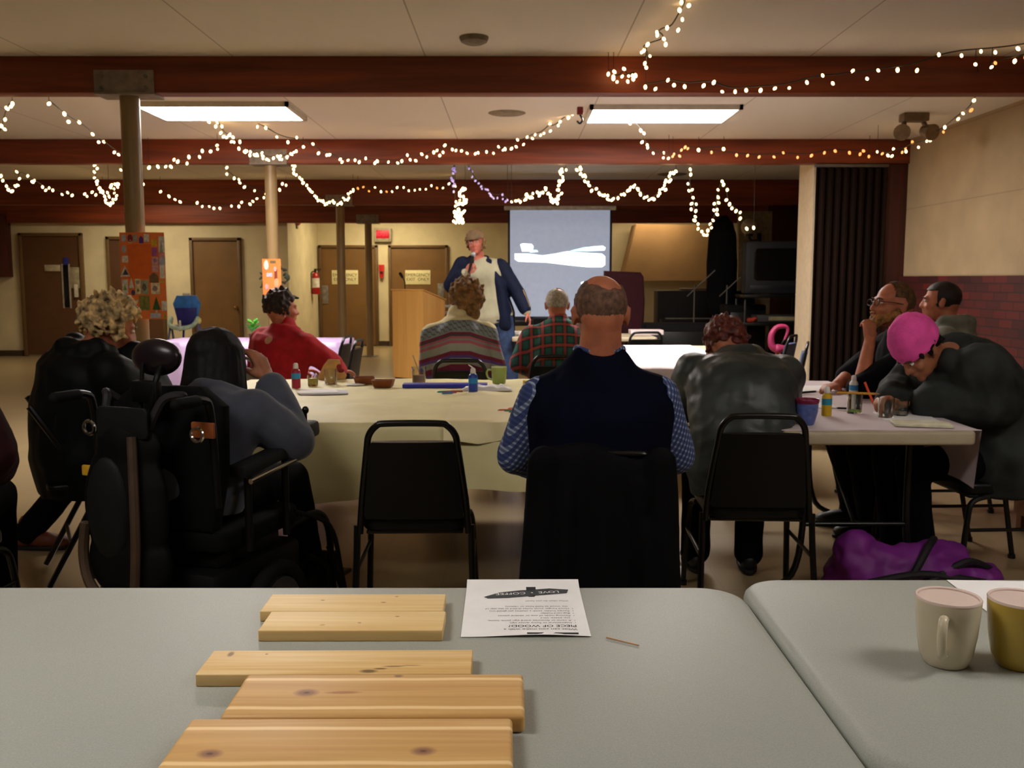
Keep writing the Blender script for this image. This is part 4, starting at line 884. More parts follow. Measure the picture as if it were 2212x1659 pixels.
# folding curtain
CUR = wood('curtain_brown', (22, 14, 10), (34, 21, 15), 'z', .95, 14, .1)
t = thing('folding_partition', 'dark brown pleated folding partition standing beside the white jamb', 'partition', (3.44, 9.80, 0))
for k in range(9):
    x = -.32 + k * .08; b = BM(); box(b, (x - .02, 0, 1.235), (.055, .012, 2.44), .002, (0, 0, R(50))); box(b, (x + .02, 0, 1.235), (.055, .012, 2.44), .002, (0, 0, R(-50))); obj('pleat', b, CUR, t)
b = BM(); box(b, (0, 0, 2.472), (.74, .06, .03), .004); obj('track', b, GREYM, t)
# brown cabinet right edge
p = on(2160, 1078, .2); t = thing('wooden_cabinet', 'low brown wooden cabinet by the brick wall, cut by the right edge of the picture', 'cabinet', (3.08, 4.75, 0))
WD = wood('cabinet_wood', (96, 56, 26), (128, 80, 40), 'x', .5, 16)
b = BM(); box(b, (0, 0, .42), (.8, .45, .66), .01); obj('body', b, WD, t)
b = BM(); box(b, (0, 0, .765), (.86, .5, .03), .008); obj('top', b, WD, t)
for s in (-1, 1): b = BM(); box(b, (s * .2, -.23, .42), (.38, .02, .58), .006); d = obj('door', b, WD, t); b = BM(); ell(b, (s * .04, -.255, .45), (.014, .014, .014)); obj('knob', b, GREYM, d)
for sx in (-1, 1):
    for sy in (-1, 1): b = BM(); box(b, (sx * .36, sy * .19, .045), (.05, .05, .09)); obj('foot', b, WD, t)
# purple bag
t = thing('duffel_bag', 'purple fabric bag with black straps on the floor below the white table', 'bag', (1.64, 3.82, 0), R(-4))
PUR = mat('purple_fabric', (112, 30, 124), .6, var=.12, scale=8)
b = BM(); ell(b, (-.13, 0, .12), (.20, .13, .12)); ell(b, (.08, 0, .13), (.22, .14, .125)); ell(b, (-.22, -.01, .17), (.10, .10, .12)); ell(b, (.25, -.01, .10), (.13, .12, .085)); ell(b, (0, 0, .06), (.35, .15, .06))
o = fuse('bag_body', b, .014, PUR, t, 2, .5, .03, (9, 9, 9))
for v in o.data.vertices: v.co.z = max(v.co.z, .002)
for P in ([(-.06, -.15, .10), (.0, -.125, .20), (.06, -.06, .26), (.12, .06, .25)], [(.02, -.15, .12), (.12, -.13, .18), (.22, -.09, .20), (.35, -.02, .13)], [(-.2, -.14, .12), (-.02, -.145, .16), (.12, -.14, .15), (.3, -.13, .12)]):
    b = BM(); bb = bmesh.new(); tube(bb, smoothpath(P, 6), .016, 8); put(b, bb); obj('strap', b, mat('black_strap', (18, 14, 20), .7), t)
# ================================================================== people
def eul(yaw=0, pitch=0, roll=0):
    """yaw: turn left(+), pitch: nod down(+), roll: tilt to own right(+)"""
    return M.Rotation(R(yaw), 3, 'Z') @ M.Rotation(R(-pitch), 3, 'X') @ M.Rotation(R(roll), 3, 'Y')
def sit(w=1.0, lean=0, tilt=0, twist=0, **ov):
    J = dict(pel=V((0, -.02, .555)), wst=V((0, -.035, .70)), cst=V((0, -.03, .90)), nb=V((0, -.02, 1.075)),
             shL=V((-.185 * w, -.025, .972)), shR=V((.185 * w, -.025, .972)), head=V((0, .02, 1.205)),
             hiL=V((-.09, 0, .535)), hiR=V((.09, 0, .535)), knL=V((-.12, .42, .525)), knR=V((.12, .42, .525)),
             anL=V((-.12, .40, .09)), anR=V((.12, .40, .09)), toL=V((-.13, .53, .035)), toR=V((.13, .53, .035)))
    B = M.Rotation(R(twist), 3, 'Z') @ M.Rotation(R(-lean), 3, 'X') @ M.Rotation(R(tilt), 3, 'Y'); p = J['pel']
    for k in ('wst', 'cst', 'nb', 'shL', 'shR', 'head'):
        f = {'wst': .35, 'cst': .75}.get(k, 1.0)
        J[k] = p + (B if f == 1 else B.to_quaternion().slerp(M.Identity(3).to_quaternion(), 1 - f).to_matrix()) @ (J[k] - p)
    J.update(elL=J['shL'] + V((-.05, .06, -.26)), elR=J['shR'] + V((.05, .06, -.26)))
    J.update(wrL=V((-.13, .27, .66)), wrR=V((.13, .27, .66)))
    for k, v in ov.items(): J[k] = V(v)
    return J
def torso(bm, J, g=0., w=1., d=1., lo=0., top=True):
    pts = []
    up = (J['wst'] - J['pel']).normalized()
    sh = (J['shL'] + J['shR']) / 2
    L = [(J['pel'] - up * (.075 + lo), .150, .105), (J['pel'], .178, .125), (J['wst'], .160, .118), (J['wst'].lerp(J['cst'], .5), .168, .122), (J['cst'], .182, .125),
         (J['cst'].lerp(sh, .75), .180, .112), (sh + (J['nb'] - sh) * .25, .150, .095)]
    if top: L += [(J['nb'].lerp(sh, .25), .085, .075), (J['nb'] + (J['nb'] - J['cst']).normalized() * .01, .062, .064)]
    n = len(L); rs = []
    xs = (J['shR'] - J['shL']).normalized(); xh = (J['hiR'] - J['hiL']).normalized()
    for i, (c, rx, ry) in enumerate(L):
        z = (L[min(n - 1, i + 1)][0] - L[max(0, i - 1)][0]).normalized(); f = i / (n - 1); x = xh.lerp(xs, min(1, f * 1.5)); x = (x - z * x.dot(z)).normalized(); y = z.cross(x)
        rs.append(ring(bm, c, rx * w + g, ry * d + g, x, y, 20))
    skin(bm, rs)
    for s in 'LR':
        ell(bm, J['sh' + s] - V((0, 0, .01)), (.058 + g, .056 + g, .06 + g)); cap(bm, J['sh' + s], J['nb'] - V((0, 0, .035)), .050 + g, .045 + g * .6)
def arm(bm, J, s, g=0., end=1., k=1.):
    sh, el, wr = J['sh' + s], J['el' + s], J['wr' + s]
    cap(bm, sh, el, .054 * k + g, .043 * k + g)
    if end > 1: cap(bm, el, el.lerp(wr, end - 1), .043 * k + g, (.043 + (.029 - .043) * (end - 1)) * k + g)
def legs(bm, J, g=0., k=1., end=.94):
    for s in 'LR':
        hi, kn, an = J['hi' + s], J['kn' + s], J['an' + s]
        cap(bm, hi, kn, .082 * k + g, .058 * k + g); cap(bm, kn, kn.lerp(an, end), .058 * k + g, (.04 + .012 * (g > 0)) * k + g)
def hand(bm, wr, d, pn, tx, curl=.7, s=1.0, spread=.0):
    d = V(d).normalized(); pn = V(pn); pn = (pn - d * pn.dot(d)).normalized(); tx = V(tx); tx = (tx - d * tx.dot(d) - pn * tx.dot(pn)).normalized()
    for off, kl, ln in ((.030, .088, .074), (.0105, .093, .083), (-.0095, .088, .077), (-.028, .080, .060)):
        kn = wr + (d * kl + tx * off) * s
        cap(bm, wr + (d * .004 + tx * off * .6) * s, kn, .0145 * s, .0115 * s, 8)
        p, a = kn, 0; r0 = .0098 * s if ln > .065 else .0088 * s
        dd0 = (d + tx * off * spread * 8).normalized()
        for f, seg, rr in ((.75, .46, .92), (1.0, .30, .85), (.7, .24, .76)):
            a += curl * f; q = p + (dd0 * math.cos(a) + pn * math.sin(a)) * ln * seg * s; cap(bm, p, q, r0, r0 * rr, 8); p, r0 = q, r0 * rr
    b0 = wr + (d * .022 + tx * .022 + pn * .006) * s; b1 = b0 + (d * .62 + tx * .62 + pn * .35).normalized() * .042 * s
    b2 = b1 + (d * .85 + tx * (.3 - .3 * curl) + pn * (.35 + .5 * curl)).normalized() * .034 * s; b3 = b2 + (d * .9 - tx * .25 * curl + pn * (.3 + .6 * curl)).normalized() * .026 * s
    cap(bm, b0, b1, .0155 * s, .0125 * s, 8); cap(bm, b1, b2, .0118 * s, .0105 * s, 8); cap(bm, b2, b3, .0105 * s, .0085 * s, 8)
def headprims(bm, c, B, s=1.):
    def E(x, y, z, a, b_, c_, r=None): ell(bm, c + B @ V((x, y, z)) * s, (a * s, b_ * s, c_ * s), B if r is None else B @ r)
    E(0, -.014, .026, .0765, .096, .086); E(0, -.045, -.01, .066, .06, .07); E(0, .03, -.03, .060, .062, .082); E(0, .042, -.072, .047, .046, .036); E(0, .076, -.098, .021, .017, .016)
    E(0, .078, .020, .050, .017, .012)
    for q in (-1, 1):
        E(q * .036, .062, -.030, .024, .024, .022); E(q * .079, -.012, -.012, .0085, .021, .032, M.Rotation(R(q * 18), 3, 'Z')); E(q * .082, -.016, .006, .009, .018, .016, M.Rotation(R(q * 22), 3, 'Z')); E(q * .013, .098, -.032, .0085, .010, .008)
    cap(bm, c + B @ V((0, .088, .010)) * s, c + B @ V((0, .108, -.030)) * s, .0085 * s, .0125 * s, 8)
    E(0, .091, -.058, .023, .009, .006); E(0, .089, -.068, .019, .009, .007)
def eyes(t, c, B, s=1.):
    for q in (-1, 1):
        b = BM(); ell(b, c + B @ V((q * .031, .082, .002)) * s, (.0125 * s, .0095 * s, .0075 * s), B); e = obj('eye', b, EYEW, t)
        b = BM(); ell(b, c + B @ V((q * .031, .0905, .002)) * s, (.0055 * s, .0022 * s, .0055 * s), B); obj('iris', b, mat('iris', (50, 36, 26), .2, var=0), e)
        b = BM(); tube(b, smoothpath([c + B @ V((q * x, y, z)) * s for x, y, z in ((.014, .096, .019), (.03, .095, .024), (.048, .084, .019))], 4), .0035 * s, 6); obj('eyebrow', b, mat('brow_hair', (70, 50, 34), .8), t)
def fib(n):
    for k in range(n):
        z = 1 - 2 * (k + .5) / n; r_ = math.sqrt(1 - z * z); a = k * 2.399963; yield V((r_ * math.cos(a), r_ * math.sin(a), z))
def curls(name, c, B, s, m, keep, n=260, r0=.017, rad=(.084, .104, .097), jit=.012, vox=.0055, seed=1, parent=None, extra=None):
    g = random.Random(seed); b = BM()
    ell(b, c + B @ V((0, -.022, .03)) * s, (.078 * s, .094 * s, .086 * s), B)
    for d in fib(n):
        if not keep(d): continue
        p = V((d.x * rad[0], d.y * rad[1] - .014, d.z * rad[2] + .026)) + V((g.uniform(-jit, jit), g.uniform(-jit, jit), g.uniform(-jit, jit)))
        q = r0 * g.uniform(.7, 1.3) * s; ell(b, c + B @ (p * s), (q * g.uniform(1.2, 2.3), q * .75, q * g.uniform(.7, 1.0)), (g.uniform(0, 3), g.uniform(0, 3), g.uniform(0, 3)), 8, 6)
    if extra: extra(b)
    return fuse(name, b, vox, m, parent, 2, .5)
def shell(name, c, B, s, m, keep, off=.006, th=.007, rad=(.0765, .096, .086), ctr=(0, -.014, .026), parent=None, rough=.002, sc_=(60, 60, 20), seg=64):
    b = BM(); bmesh.ops.create_uvsphere(b, u_segments=seg, v_segments=seg * 3 // 4, radius=1)
    bmesh.ops.delete(b, geom=[f for f in b.faces if not keep(f.calc_center_median().normalized())], context='FACES')
    vv = b.verts[:]
    for v in vv:
        d = v.co.copy(); nz = noise.noise(V((d.x * sc_[0] / 10, d.y * sc_[1] / 10, d.z * sc_[2] / 10)) * 3)
        v.co = V((d.x * (rad[0] + off + rough * nz), d.y * (rad[1] + off + rough * nz), d.z * (rad[2] + off + rough * nz)))
    bmesh.ops.solidify(b, geom=b.faces[:], thickness=th)
    b.transform(xf(c, B, (s, s, s)) @ M.Translation(V(ctr))); return obj(name, b, m, parent, 70)
def trousers(t, J, m, g=.014, k=1., w=1., d=1., vox=.012):
    b = BM(); legs(b, J, g, k, 1.0); up = (J['wst'] - J['pel']).normalized(); xh = (J['hiR'] - J['hiL']).normalized(); rs = []
    for h, rx, ry in ((-.085, .15, .10), (-.04, .18, .125), (.04, .182, .128), (.10, .172, .122)): rs.append(ring(b, J['pel'] + up * h, rx * w + g * .6, ry * d + g * .6, xh, up.cross(xh), 20))
    skin(b, rs); return fuse('trousers', b, vox, m, t, 2, .5, .006, (7, 7, 7))
def shoes(t, J, m, sole=None):
    for s in 'LR':
        an, to = J['an' + s], J['to' + s]; d = (to - an); d.z = 0; d.normalize(); x = V((d.y, -d.x, 0)); b = BM(); z0 = an.z - .085
        Bm = M((x, d, V((0, 0, 1)))).transposed(); base = V((an.x, an.y, z0))
        ell(b, base + d * -.02 + V((0, 0, .05)), (.038, .05, .05), Bm); ell(b, base + d * .07 + V((0, 0, .042)), (.044, .085, .042), Bm); ell(b, base + d * .14 + V((0, 0, .034)), (.046, .06, .034), Bm); cap(b, base + V((0, 0, .06)), base + V((0, 0, .125)), .047, .05)
        o = fuse('shoe', b, .008, m, t, 2)
        b = BM(); poly = [(.03 * math.sin(a) * (1 + .25 * max(0, math.cos(a))) * 1.45, .06 + .145 * math.cos(a)) for a in [2 * math.pi * k / 20 for k in range(20)]]
        prism(b, poly, 0, .018, xf(base + V((0, 0, .001)), Bm), .004); obj('sole', b, sole or mat('sole', (24, 20, 18), .7), o)
def person(label, loc, rz, J, B, m=SKIN, s=1., w=1., d=1., hands=((None), (None)), vox=.0085, face=False, armk=1., nk=.054):
    t = thing('person', label, 'person', (loc[0], loc[1], 0), R(rz)); b = BM()
    torso(b, J, 0, w, d); legs(b, J)
    for sd in 'LR':
        arm(b, J, sd, 0, 2.0, armk); an, to = J['an' + sd], J['to' + sd]; cap(b, an, an + (to - an) * .2 - V((0, 0, .02)), .04, .036); cap(b, an - V((0, 0, .04)), to, .034, .026)
    cap(b, J['nb'] - V((0, 0, .02)), J['head'] + B @ V((0, -.03, -.045)) * s, (nk + .008) * s, nk * s); headprims(b, J['head'], B, s)
    for h in hands:
        if h: hand(b, *h)
    fuse('body', b, vox, m, t, 2, .5)
    if face: eyes(t, J['head'], B, s)
    return t
def top(t, J, m, name='sweater', g=.018, w=1., d=1., sleeve=1.9, lo=.0, k=1., vox=.011, wr=.006, ws=(8, 8, 5), collar=True, extra=None, sides='LR'):
    b = BM(); torso(b, J, g, w, d, lo, collar)
    for sd in sides:
        if sleeve: arm(b, J, sd, g, sleeve, k)
    if extra: extra(b)
    return fuse(name, b, vox, m, t, 3, .5, wr, ws)

# cloth patterns -----------------------------------------------------------
def sweater_mat():
    t = NT('patterned_knit'); t.b.inputs['Roughness'].default_value = .9
    tc = t.add('ShaderNodeTexCoord'); sp = t.add('ShaderNodeSeparateXYZ'); t.link(tc.outputs['Object'], sp.inputs[0])
    ax = t.math('ABSOLUTE', sp.outputs[0]); u = t.math('ADD', sp.outputs[2], t.math('MULTIPLY', t.math('MAXIMUM', t.math('SUBTRACT', ax, .06), 0), .35))
    zig = t.math('MULTIPLY', t.math('PINGPONG', t.math('MULTIPLY', sp.outputs[0], 1), .014), .9)
    u2 = t.math('ADD', u, zig)
    def K(z): return (z + .05 - .55) / .60
    g1, g2, mg, pk_, pu, cr_ = (128, 136, 140), (150, 156, 150), (122, 36, 66), (170, 92, 108), (92, 70, 140), (216, 204, 160)
    c = t.ramp(t.math('DIVIDE', t.math('SUBTRACT', u, .55), .60), [(0, pu), (K(.70), mg), (K(.74), g2), (K(.78), pu), (K(.80), mg), (K(.825), g2), (K(.875), pk_), (K(.892), g1), (K(.905), pk_), (K(.918), (70, 70, 78)), (K(.93), mg), (K(.945), g1), (K(1.02), cr_)], 'CONSTANT')
    zz = t.math('MULTIPLY', t.math('LESS_THAN', t.math('PINGPONG', t.math('ADD', u2, t.math('MULTIPLY', sp.outputs[0], .9)), .016), .005), t.math('MULTIPLY', t.math('GREATER_THAN', u, 1.005), t.math('LESS_THAN', u, 1.068)))
    c = t.mix(t.math('MULTIPLY', zz, .8), c, (70, 84, 98)); t.base(c); t.bump(t.noise(t.coords((1, 1, .4)), 220, 2), .3, .004); return t.m
def plaid_mat():
    t = NT('plaid_flannel'); t.b.inputs['Roughness'].default_value = .9
    tc = t.add('ShaderNodeTexCoord'); sp = t.add('ShaderNodeSeparateXYZ'); t.link(tc.outputs['Object'], sp.inputs[0])
    def band(o, per, ph, wd): return t.math('LESS_THAN', t.math('ABSOLUTE', t.math('SUBTRACT', t.math('FRACT', t.math('ADD', t.math('DIVIDE', o, per), ph)), .5)), wd)
    zy = t.math('ADD', sp.outputs[2], t.math('MULTIPLY', sp.outputs[1], .5))
    c = t.mix(t.math('MULTIPLY', band(sp.outputs[0], .075, .0, .26), .75), (40, 96, 84), (30, 44, 46)); c = t.mix(t.math('MULTIPLY', band(zy, .085, .1, .24), .6), c, (26, 40, 44))
    c = t.mix(t.math('MULTIPLY', band(sp.outputs[0], .075, .0, .11), .8), c, (160, 54, 48)); c = t.mix(t.math('MULTIPLY', band(zy, .085, .1, .10), .8), c, (170, 66, 56))
    t.base(c); return t.m
def gingham_mat():
    t = NT('blue_gingham'); t.b.inputs['Roughness'].default_value = .85
    tc = t.add('ShaderNodeTexCoord'); sp = t.add('ShaderNodeSeparateXYZ'); t.link(tc.outputs['Object'], sp.inputs[0])
    def band(o, per, wd): return t.math('LESS_THAN', t.math('FRACT', t.math('DIVIDE', o, per)), wd)
    a = band(t.math('ADD', t.math('ADD', sp.outputs[0], t.math('MULTIPLY', sp.outputs[1], .8)), t.math('MULTIPLY', sp.outputs[2], -.45)), .019, .60); b = band(t.math('ADD', sp.outputs[2], t.math('MULTIPLY', sp.outputs[0], .45)), .018, .60)
    c = t.mix(a, (142, 158, 184), (52, 70, 122)); c2 = t.mix(b, c, (34, 46, 92)); t.base(t.mix(t.math('MULTIPLY', b, .75), c, (32, 46, 92))); return t.m
def spotted_red():
    t = NT('red_knit'); t.b.inputs['Roughness'].default_value = .9
    tc = t.add('ShaderNodeTexCoord'); c = t.ramp(t.noise(t.coords(), 20, 3), [(.3, (150, 10, 24)), (.7, (182, 16, 32))])
    for p, r_, cc in (((.02, -.14, .93), .035, (206, 160, 130)), ((.13, -.10, .87), .045, (90, 10, 18)), ((-.10, -.12, .86), .03, (90, 30, 20)), ((.06, -.14, .80), .03, (200, 60, 60))):
        d = t.add('ShaderNodeVectorMath', operation='DISTANCE'); t.link(tc.outputs['Object'], d.inputs[0]); d.inputs[1].default_value = p
        c = t.mix(t.math('MULTIPLY', t.math('LESS_THAN', d.outputs['Value'], r_), .8), c, cc)
    t.base(c); return t.m
DARKJ = mat('dark_teal_jacket', (9, 12, 14), .6, var=.2, scale=10)
DARKT = mat('dark_trousers', (9, 9, 12), .85); JEANS = mat('blue_jeans', (34, 52, 86), .85, var=.2, scale=18)
BROWNB = mat('brown_boot', (98, 46, 24), .6); BLKS = mat('black_shoe', (18, 17, 17), .5)
def notface(d): return not (d.y > .30 and d.z < .42) and d.z > -.75

# --- bald man in the navy vest ------------------------------------------------
J = sit(.98, 2); J['elL'] = V((-.262, .03, .765)); J['elR'] = V((.255, .04, .765)); J['head'] = V((.0, .0, 1.225)); J['shL'].z = J['shR'].z = .957; B = eul(4, 4)
t = person('bald man in a navy vest over a blue checked shirt, seen from behind', (.275, 2.98), 0, J, B, SKIN2, 1.04, 1.12, 1.1, ((J['wrL'], (.5, .8, -.1), (0, 0, -1), (1, 0, 0), .5), (J['wrR'], (-.5, .8, -.1), (0, 0, -1), (-1, 0, 0), .5)), nk=.061)
sh_ = top(t, J, gingham_mat(), 'shirt', .014, 1.14, 1.1, 1.75, 0, 1.16, wr=.004)
def vcol(b): cap(b, J['nb'] + V((-.05, -.03, .006)), J['nb'] + V((.05, -.03, .006)), .044, .044); cap(b, J['nb'] + V((-.05, .03, -.02)), J['nb'] + V((.05, .03, -.02)), .04, .04)
b = BM(); tube(b, [J['nb'] + V((.071 * math.cos(a), .005 + .071 * math.sin(a), .036)) for a in [2 * math.pi * k / 24 for k in range(24)]], .014, 8, True); obj('collar', b, bpy.data.materials['blue_gingham'], t)
JV = dict(J); JV['shL'] = J['shL'] * 1; JV['shR'] = J['shR'] * 1; JV['shL'].x *= .90; JV['shR'].x *= .90
top(t, JV, mat('navy_fleece', (8, 11, 27), .95, var=.15, scale=12), 'vest', .030, 1.16, 1.2, 0, .02, 1, wr=.007, extra=vcol)
trousers(t, J, DARKT, w=1.12, d=1.1); shoes(t, J, BLKS)
HG = mat('grey_brown_hair', (100, 72, 57), .8, var=.25, scale=60)
shell('hair', J['head'], B, 1.04, HG, lambda d: notface(d) and d.z > -.66 and (d - V((.12, -.30, .95)).normalized()).length > .74 + .10 * noise.noise(d * 3) and not (d.y > -.1 and d.z > .35), .0025, .005, parent=t, seg=160)
# coat over his chair
b = BM(); rs = []
for z, w_, y_ in ((.85, .08, -.262), (.845, .14, -.265), (.82, .165, -.275), (.74, .18, -.285), (.6, .205, -.29), (.4, .22, -.295), (.22, .228, -.30), (.10, .232, -.30)):
    n = 60; r_ = []
    for k in range(n):
        a = 2 * math.pi * k / n; u = math.copysign(abs(math.cos(a)) ** .6, math.cos(a)); f = .020 * math.sin(u * 11 + z * 2.5) + .010 * math.sin(u * 23 + 1); q = min(1, (.9 - z) * 3)
        r_.append(b.verts.new((w_ * u * (1 + .02 * math.sin(z * 9)), y_ + (.052 + f * q) * math.sin(a), z + .012 * math.sin(u * 9) * (z < .2) - .05 * (z > .8) * (u > 0) * u)))
    rs.append(r_)
skin(b, rs); cap(b, (.17, -.30, .80), (.19, -.32, .30), .05, .055); cap(b, (-.17, -.30, .80), (-.2, -.32, .30), .05, .055)
o = fuse('coat', b, .012, mat('charcoal_coat', (13, 13, 15), .9, var=.2, scale=9), None, 2, .5, .008, (10, 10, 2.5)); o.location = (.26, 3.02, 0); tag(o, 'long charcoal coat draped over the back of the bald man\'s chair', 'coat')

# --- woman in the patterned sweater ------------------------------------------
J = sit(.92, 0, -2, 0); J['elL'] = V((-.22, .06, .74)); J['elR'] = V((.22, .06, .74)); J['wrL'] = V((-.14, .3, .64)); J['wrR'] = V((.14, .3, .64)); J['head'] = V((.03, .03, 1.195)); B = eul(6, 0)
t = person('woman with curly brown hair in a grey and pink striped knit sweater', (-.33, 6.22), 0, J, B, SKIN, .98, 1.1, 1.05, ((J['wrL'], (.5, .8, 0), (0, 0, -1), (1, 0, 0), .5), (J['wrR'], (-.5, .8, 0), (0, 0, -1), (-1, 0, 0), .5)))
top(t, J, sweater_mat(), 'sweater', .028, 1.02, 1.1, 1.9, .02, 1.05, wr=.008, extra=lambda b: cap(b, J['nb'] - V((0, 0, .02)), J['nb'] + V((0, .0, .03)), .085, .072))
trousers(t, J, DARKT); shoes(t, J, BLKS)
HBR = mat('curly_brown_hair', (118, 86, 50), .8, var=.3, scale=34)
curls('hair', J['head'], B, 1.0, HBR, lambda d: notface(d), 420, .016, (.095, .113, .109), .012, .007, 3, t, lambda b: [ell(b, J['head'] + V((x, -.045, -.085)), (.05, .05, .055)) for x in (-.045, .0, .045)])

# --- man in plaid ------------------------------------------------------------
J = sit(.98, 0, 0, 0); J['head'] = V((-.01, .02, 1.155)); J['nb'] = V((0, -.02, 1.04)); J['shL'].z = J['shR'].z = .94; J['elL'] = V((-.27, .05, .74)); J['elR'] = V((.27, .05, .74)); B = eul(4, 2)
t = person('grey haired man in a green and red plaid shirt, seen from behind', (.32, 6.56), 0, J, B, SKIN2, .98, 1.1, 1.05, ((J['wrL'], (.5, .8, 0), (0, 0, -1), (1, 0, 0), .5), (J['wrR'], (-.5, .8, 0), (0, 0, -1), (-1, 0, 0), .5)), nk=.057)
top(t, J, plaid_mat(), 'shirt', .024, 1.14, 1.08, 1.9, .02, 1.12, wr=.007, extra=lambda b: cap(b, J['nb'] - V((0, 0, .015)), J['nb'] + V((0, 0, .012)), .078, .07))
trousers(t, J, DARKT); shoes(t, J, BLKS)
shell('hair', J['head'], B, .98, mat('grey_hair', (156, 148, 132), .8, var=.2, scale=60), lambda d: notface(d) and d.z > -.66 and not ((d - V((.22, -.32, .92)).normalized()).length < .34 + .15 * noise.noise(d * 4)), .005, .008, parent=t)

# --- person in red -------------------------------------------------------------
J = sit(.98, 4, 4, -8); J['nb'].z -= .05; J['shL'].z -= .05; J['shR'].z -= .06; J['elR'] = V((.30, .14, .77)); J['wrR'] = V((.22, .38, .70)); J['elL'] = V((-.23, .08, .74)); J['wrL'] = V((-.05, .3, .7)); J['head'] = J['nb'] + V((-.045, .03, .115)); B = eul(-38, 2)
t = person('dark haired person in a red sweater, half turned to the right', (-1.53, 6.25), -20, J, B, SKIN2, 1.0, 1.05, 1.05, ((J['wrR'], (.3, .9, -.1), (0, 0, -1), (-1, 0, 0), .4), (J['wrL'], (.6, .7, 0), (0, 0, -1), (1, 0, 0), .5)))
top(t, J, spotted_red(), 'sweater', .028, 1.06, 1.08, 1.9, .02, 1.15, wr=.007, extra=lambda b: cap(b, J['nb'] - V((0, 0, .02)), J['nb'] + V((0, .01, .005)), .072, .064))
trousers(t, J, DARKT); shoes(t, J, BLKS)
HDK = mat('dark_brown_hair', (40, 24, 18), .6, var=.3, scale=50)
curls('hair', J['head'], B, 1.0, HDK, lambda d: notface(d) and d.z > -.55, 320, .014, (.084, .104, .096), .006, .006, 5, t)

# --- man with curly grey blond hair ----------------------------------------
J = sit(1.14, 9, 4, 0); J['elR'] = V((.14, .29, .79)); J['wrR'] = V((.10, .20, 1.01)); J['elL'] = V((-.30, .12, .72)); J['wrL'] = V((-.02, .36, .74)); J['nb'].z -= .03; J['shL'].z -= .03; J['shR'].z -= .03; J['head'] = J['nb'] + V((.02, .075, .085)); B = eul(-6, 16, 10)
J['knR'] = V((.10, .44, .52)); J['anR'] = V((.05, .30, .09)); J['toR'] = V((.12, .42, .035)); J['knL'] = V((-.40, .20, .44)); J['anL'] = V((-.60, -.02, .09)); J['toL'] = V((-.49, .08, .035))
t = person('person with curly grey blond hair in a dark hooded jacket, head resting on a hand', (-1.93, 4.2), -42, J, B, SKIN2, 1.03, 1.15, 1.1, ((J['wrR'], (-.35, .1, .9), (-.8, -.3, 0), (.1, -.9, .1), .55), (J['wrL'], (.6, .7, 0), (0, 0, -1), (1, 0, 0), .5)), face=True)
def hood(b):
    for k in range(9):
        a = R(160 + 220 * k / 8); ell(b, J['nb'] + V((.115 * math.cos(a), -.02 + .10 * math.sin(a), -.015 + .02 * math.sin(k * 2.1))), (.052, .05, .05))
    ell(b, J['nb'] + V((0, -.10, -.05)), (.13, .06, .07))
top(t, J, DARKJ, 'jacket', .038, 1.16, 1.22, 1.88, .10, 1.15, wr=.012, ws=(6, 6, 5), extra=hood)
trousers(t, J, DARKT); shoes(t, J, BROWNB)
HBL = mat('curly_blond_hair', (158, 134, 92), .75, var=.5, scale=30)
curls('hair', J['head'], B, 1.03, HBL, lambda d: notface(d) and d.z > -.6, 620, .0125, (.093, .111, .105), .017, .0048, 11, t)

# --- wheelchair user ------------------------------------------------------------
WX, WY, WR = -1.085, 3.30, -20
J = sit(.9, 0, 0, 0); J.update(pel=V((0, -.06, .60)), wst=V((0, -.05, .70)), cst=V((0, .02, .83)), nb=V((0.0, .09, .925)), shL=V((-.155, .05, .865)), shR=V((.165, .05, .865)), head=V((-.045, .15, 1.04)),
         elL=V((-.22, .10, .70)), elR=V((.255, .17, .755)), wrL=V((-.05, .30, .78)), wrR=V((.09, .27, .955)), hiL=V((-.08, -.03, .57)), hiR=V((.08, -.03, .57)), knL=V((-.12, .36, .57)), knR=V((.12, .36, .57)),
         anL=V((-.12, .46, .235)), anR=V((.12, .46, .235)), toL=V((-.13, .58, .18)), toR=V((.13, .58, .18))); B = eul(-4, 10, -4)
t = person('dark haired person in a blue grey sweatshirt sitting in the power wheelchair', (WX, WY), WR, J, B, SKIN3, .93, .88, .95, ((J['wrR'], (-.4, -.05, .9), (-.7, .1, -.2), (0, -.9, .1), .6), (J['wrL'], (.5, .8, -.1), (0, 0, -1), (1, 0, 0), .5)), face=True)
top(t, J, mat('blue_grey_fleece', (66, 70, 82), .95, var=.1, scale=10, sheen=.2), 'sweatshirt', .032, .98, 1.05, 1.85, .0, 1.08, wr=.010, ws=(7, 7, 4))
trousers(t, J, DARKT, k=.9, w=.9); shoes(t, J, BLKS)
b = BM(); c = J['head']
ell(b, c + B @ V((0, -.016, .020)), (.098, .108, .096), B)
for a in range(150, 391, 12):
    u, v = math.cos(R(a)), math.sin(R(a)); cap(b, c + B @ V((.072 * u, .072 * v - .012, .03)), c + B @ V((.104 * u, .09 * v - .015, -.165)), .032, .026)
fuse('hair', b, .006, mat('black_hair', (11, 9, 10), .66, var=.3, scale=60), t, 2, .5, .0035, (38, 38, 3))

